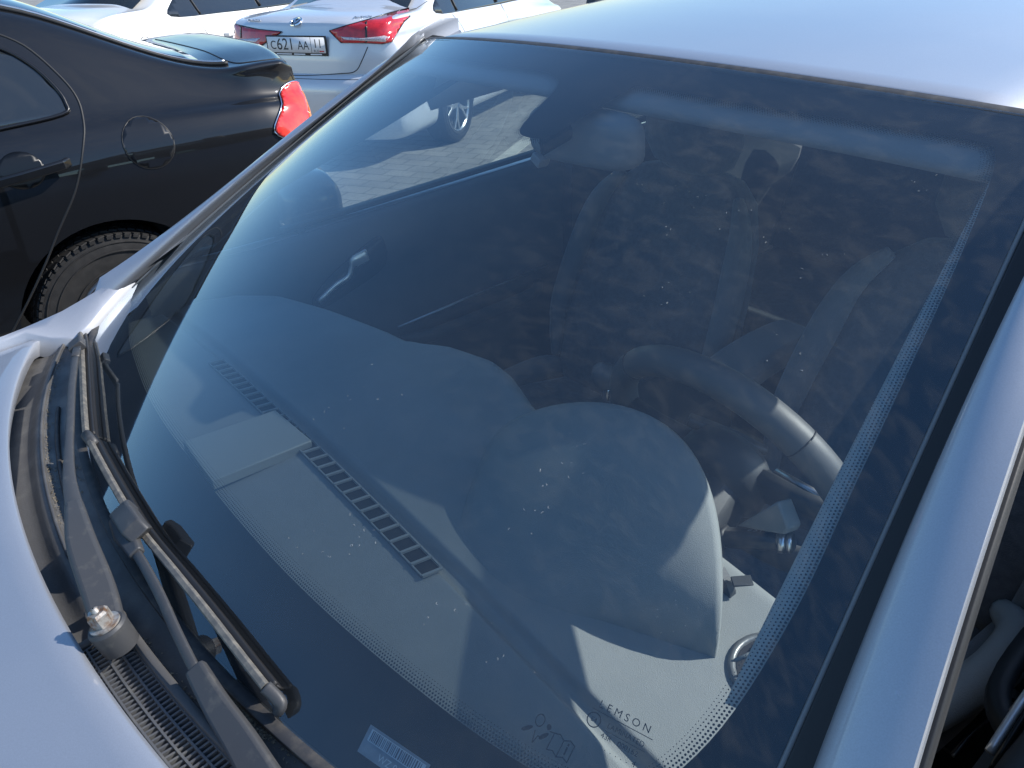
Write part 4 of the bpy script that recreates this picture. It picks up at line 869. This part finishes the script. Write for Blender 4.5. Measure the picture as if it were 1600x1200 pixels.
# door cards
for sx in (1, -1):
    X = .800 if sx > 0 else -.735; P = []
    for y in np.linspace(.25, 2.6, 48):
        bz = .955 + .065 * max(0, (y - .5)) - (.0 if y > .5 else 0); bx = X + sx * .025
        P.append([Vector((bx + sx * .02, y, bz + .012)), Vector((bx, y, bz + .014)), Vector((bx - sx * .012, y, bz + .004)), Vector((X, y, bz - .06)), Vector((X + sx * .010, y, bz - .12)), Vector((X + sx * .012, y, bz - .19)), Vector((X - sx * .03, y, bz - .26)), Vector((X - sx * .035, y, bz - .30)), Vector((X, y, bz - .34)), Vector((X, y, .3))])
    if sx > 0: P = [[q + Vector((0, 0, -.065 if q.z > .75 else 0)) for q in r] for r in P]
    dc = MB().grid(P).build('door_card', cardm, sc)
    bX, bZ = (.862, .92) if sx > 0 else (.80, .985)
    MB().grid([[Vector((sx * .88, y, .25)), Vector((sx * .89, y, .6)), Vector((sx * .88, y, .80)), Vector((sx * bX, y, bZ + .05 * max(0, y - .5))), Vector((sx * (bX - .035), y, bZ - .02 + .065 * max(0, (y - .5))))] for y in np.linspace(.3, 2.7, 20)]).build('door_skin', silver, sc)
    MB().bar([Vector((sx * (bX - .018), y, bZ + .06 * max(0, y - .5))) for y in np.linspace(.33, 2.6, 10)], .022, .012).build('belt_seal', rubber, sc)
    # inner handle with its recess
    hx = X + sx * .0
    rc = crom([Vector((hx, y, z)) for y, z in ((.60, .825), (.655, .872), (.775, .932), (.805, .925), (.80, .86), (.70, .82), (.62, .80))], 4, True)
    MB().prism(rc, (-sx * .006, 0, 0)).build('handle_surround', blackf, dc)
    MB().bar(crom([Vector((hx - sx * .012, y, z)) for y, z in ((.610, .822), (.66, .850), (.695, .862), (.708, .885), (.72, .895), (.752, .903))], 4), [.012] * 13 + [.018, .024, .028, .030, .030, .030, .030, .030][:8], .009, up=(sx, 0, 0), rnd=.5).build('door_release', mat('bright_handle_metal', (.85, .85, .85), .35, .7), dc)
    MB().tube([Vector((X - sx * .034, y, z)) for y, z in ((.80, .70), (1.0, .715), (1.3, .735))], .004, 6).build('trim_strip', satin, dc)
    MB().bar(crom([Vector((X - sx * .02, .80, .66)), Vector((X - sx * .065, .86, .665)), Vector((X - sx * .072, 1.05, .672)), Vector((X - sx * .065, 1.22, .68)), Vector((X - sx * .02, 1.28, .68))], 5), .028, .034, rnd=.5).build('pull_grip', dashd, dc)
    # side windows in the leaning side plane: x = sx*(.78 - .4(z-1))
    wx = (lambda z: .832 - .47 * (z - 1)) if sx > 0 else (lambda z: -(.785 - .36 * (z - 1)))
    g_ = MB(); rr = []
    for y in np.linspace(.36, 1.40, 30):
        zb_ = bZ + .06 * max(0, y - .5); zt_ = float(np.interp(y, [.30, .475, .60, .80, .95, 1.15, 1.45], [.99, 1.085, 1.155, 1.28, 1.355, 1.39, 1.40])); zt_ = max(zt_, zb_ + .001)
        rr.append([Vector((wx(z), y, z)) for z in np.linspace(zb_, zt_, 8)])
    if sx < 0: g_.grid(rr).build('door_window', sideg, sc)      # the driver's window is wound down
    rr = [[Vector((wx(z), y, z)) for z in np.linspace(.985 + .06 * (y - .5), 1.39 - .3 * max(0, y - 2.1), 6)] for y in np.linspace(1.50, 2.45, 12)]
    MB().grid(rr).build('rear_door_window', darkg, sc)
    MB().bar([Vector((wx(max(z, 1.)) - sx * .022, 1.45 - .04 * (z - 1), z)) for z in np.linspace(.5, 1.42, 10)], .05, .11, up=(0, 1, 0)).build('door_pillar', cardm, sc)
    MB().bar([Vector((wx(max(z, 1.)) - sx * .0, 2.58 + .25 * (1.2 - z), z)) for z in np.linspace(.6, 1.40, 8)], .06, .30, up=(0, 1, 0)).build('rear_pillar', silver, sc)
    if sx < 0: MB().prism([Vector((sx * .775, .40, .985)), Vector((sx * .765, .56, .99)), Vector((sx * .735, .56, 1.095))], (-sx * .012, 0, 0)).build('mirror_sail', dashd, sc)
    # outside mirror
    mc = Vector((sx * .93, .70, 1.0)); mr = []
    for k, (yy, sc_) in enumerate(((-.075, .25), (-.07, .55), (-.045, .85), (0, 1.0), (.035, 1.0), (.045, .95))):
        mr.append([mc + Vector((sx * .115 * sc_ * np.sign(math.cos(a)) * abs(math.cos(a)) ** .6, yy, .080 * sc_ * np.sign(math.sin(a)) * abs(math.sin(a)) ** .6)) for a in np.linspace(0, 2 * math.pi, 28, endpoint=False)])
    dmr = MB().grid(mr, True, True).build('door_mirror', blackp if sx < 0 else silver, sc, ang=50)
    MB().bar([mc + Vector((-sx * .09, 0, -.05)), Vector((sx * (.835 if sx > 0 else .785), .60, .965))], .05, .04).build('mirror_foot', rubber, dmr)
# seats
def seat(cx, name='front_seat', dy=0.):
    def sec(z, y, hw, th, bolst=.03):
        pts = []
        for a in np.linspace(0, 2 * math.pi, 28, endpoint=False):
            c, s_ = math.cos(a), math.sin(a); x = hw * np.sign(c) * abs(c) ** .55; yy = th * np.sign(s_) * abs(s_) ** .6
            if s_ < 0: yy += bolst * (1 - abs(x / hw) ** 2) 
            pts.append(Vector((cx + x, y + yy, z)))
        return pts
    o = MB().grid([sec(z, y, h, t) for z, y, h, t in ((.42, 1.20, .20, .06), (.50, 1.22, .25, .075), (.65, 1.26, .265, .08), (.80, 1.31, .255, .075), (.92, 1.35, .235, .065), (1.0, 1.38, .20, .055), (1.04, 1.395, .15, .045), (1.055, 1.40, .08, .03))], True, True).build(name, fabric, sc)
    MB().grid([sec(z, y, h, t, .0) for z, y, h, t in ((1.04, 1.40, .05, .02), (1.065, 1.40, .11, .04), (1.12, 1.39, .135, .05), (1.19, 1.395, .13, .05), (1.225, 1.40, .10, .035), (1.23, 1.40, .05, .02))], True, True).build('headrest', fabric, o)
    MB().bar([Vector((cx, 1.22, .40)), Vector((cx, 1.0, .425)), Vector((cx, .80, .44)), Vector((cx, .70, .425))], [.44, .50, .50, .42], [.12, .13, .13, .10], rnd=.4).build('seat_cushion', fabric, o, bevel=.02)
    for s_ in (-1, 1):
        MB().tube(crom([Vector((cx + s_ * .235, .74, .46)), Vector((cx + s_ * .25, .95, .485)), Vector((cx + s_ * .25, 1.12, .49)), Vector((cx + s_ * .24, 1.2, .47))], 5), [.02 + .018 * math.sin(i / 15 * math.pi) for i in range(16)], 10).build('side_bolster', bolster, o)
        P_ = crom([Vector((cx + s_ * .245, 1.17, .52)), Vector((cx + s_ * .262, 1.20, .66)), Vector((cx + s_ * .250, 1.26, .82)), Vector((cx + s_ * .225, 1.31, .95)), Vector((cx + s_ * .18, 1.35, 1.02))], 5)
        MB().tube(P_, [.012 + .020 * math.sin(i / 20 * math.pi) for i in range(21)], 10).build('side_bolster', bolster, o)
    for q in [o] + list(o.children): q.data.transform(Matrix.Translation((0, dy, 0)))
    return o
seat(-.335, dy=.06); ds = seat(.42)
lvp = crom([at((1478, 1172), 2, .44), at((1510, 1135), 2, .455), at((1555, 1100), 2, .465), at((1580, 1090), 2, .47), at((1588, 1120), 2, .45)], 5)
MB().bar(lvp, [.014 + .0012 * i for i in range(21)], [.012 + .0006 * i for i in range(21)], rnd=.5).build('seat_lever', dashd, ds, bevel=.003)
MB().tube([p + Vector((.012, -.006, .004)) for p in lvp[:14]], .0028, 6).build('lever_edge', satin, ds)
MB().tube(crom([at((1440, 1130), 2, .54), at((1500, 1085), 2, .555), at((1560, 1040), 2, .565), at((1590, 990), 2, .56), at((1568, 955), 2, .53)], 6), [.022 + .012 * math.sin(i / 24 * math.pi) for i in range(25)], 12).build('seat_side', mat('sunlit_seat_side', (.42, .41, .38), .8, bump=(500, .6, .002)), ds)  # sunlight on the seat side is put into its paler colour
# rear bench, floor, console, belt, tail
MB().bar([Vector((0, 2.35, .55)), Vector((0, 2.42, .75)), Vector((0, 2.50, 1.0)), Vector((0, 2.53, 1.05))], 1.25, [.18, .16, .14, .06], up=(0, 1, 0)).build('rear_bench', fabric, sc, bevel=.03)
MB().bar([Vector((0, 1.85, .45)), Vector((0, 2.35, .48))], 1.28, .16).build('rear_cushion', fabric, sc, bevel=.03)
MB().box((0, 1.3, .28), (1.5, 2.6, .04)).build('floor', carpet, sc)
MB().bar([Vector((0, .56, .60)), Vector((0, .75, .55)), Vector((0, 1.0, .54)), Vector((0, 1.15, .56))], [.24, .21, .19, .18], [.45, .40, .36, .34], rnd=.15).build('centre_console', dashd, sc, bevel=.01)
MB().bar(crom([Vector((.03, 1.10, .70)), Vector((.03, 1.25, .735)), Vector((.03, 1.42, .735)), Vector((.03, 1.46, .70))], 5), [.12] * 16, .06, rnd=.5).build('armrest', bolster, sc, bevel=.01)
MB().tube([Vector((0, .86, .72)), Vector((0, .84, .84))], .009, 8).build('gear_lever', chrome, sc)
MB().lathe([(.001, .05), (.02, .04), (.025, .02), (.018, 0)], (0, .84, .82), (0, -.1, 1), 20).build('gear_knob', leather, sc)
bt = MB().bar(crom([Vector((-.70, 1.39, 1.22)), Vector((-.69, 1.375, 1.0)), Vector((-.68, 1.36, .7)), Vector((-.66, 1.34, .45))], 6), .05, .003, up=(.3, 1, 0)).build('seat_belt', mat('belt_webbing', (.03, .032, .036), .8, bump=(600, .5, .001)), sc)
MB().bar([Vector((-.70, 1.37, 1.20)), Vector((-.70, 1.37, 1.24))], .06, .02, up=(0, 1, 0)).build('belt_guide', dashd, bt, bevel=.004)
MB().grid([[Vector((x, 2.75, z)) for x in np.linspace(-.8, .8, 8)] for z in np.linspace(.3, 1.02, 4)]).build('tailgate', silver, sc)
MB().grid([[Vector((x, 2.75 - .12 * max(0, z - 1.0) / .35, z)) for x in np.linspace(-.6, .6, 8)] for z in np.linspace(1.02, 1.38, 4)]).build('tailgate_window', darkg, sc)
# rear view mirror
mo = Vector((.065, .715, 1.306)); mrr = []; f_ = Vector((.15, -1, -.10)).normalized(); r_ = f_.cross(Vector((0, 0, 1))).normalized(); u_ = r_.cross(f_)
for d, k in ((.026, .55), (.023, .80), (.012, .96), (0, 1.), (-.008, 1.), (-.012, .95)):
    mrr.append([mo + f_ * d + r_ * .098 * k * np.sign(math.cos(a)) * abs(math.cos(a)) ** .45 + u_ * .040 * k * np.sign(math.sin(a)) * abs(math.sin(a)) ** .55 for a in np.linspace(0, 2 * math.pi, 36, endpoint=False)])
rvm = MB().grid(mrr, True, True).build('rear_view_mirror', mat('mirror_shell', (.24, .245, .25), .5, bump=(900, .3, .0005)), sc, ang=50)
MB().bar([mo + f_ * .005 + u_ * .02, S(.075, .80, -.035), S(.075, .83, -.018)], [.022, .022, .03], [.02, .02, .02], up=(1, 0, 0), rnd=.5).build('mirror_mount', mat('mount_black', (.01, .01, .011), .45), rvm, bevel=.003)
MB().bar([at((838, 242), 1, .74), at((850, 256), 1, .74)], .022, .016).build('mirror_tab', mat('tab_grey', (.3, .3, .3), .4), rvm, bevel=.002)
# wheels of the silver car
for wy in (-.55, 2.05):
    for sx in (-1, 1): wheel(sc, (sx * .75, wy, .31), (sx, 0, 0), .31, .2, .2, tread=False)
MB().box((0, 1.0, .22), (1.62, 3.2, .06)).build('underbody', rubber, sc)
MB().bar([Vector((0, -1.12, .45)), Vector((0, -1.12, .80))], 1.6, .25, up=(0, 1, 0)).build('front_bumper', silver, sc, bevel=.05)
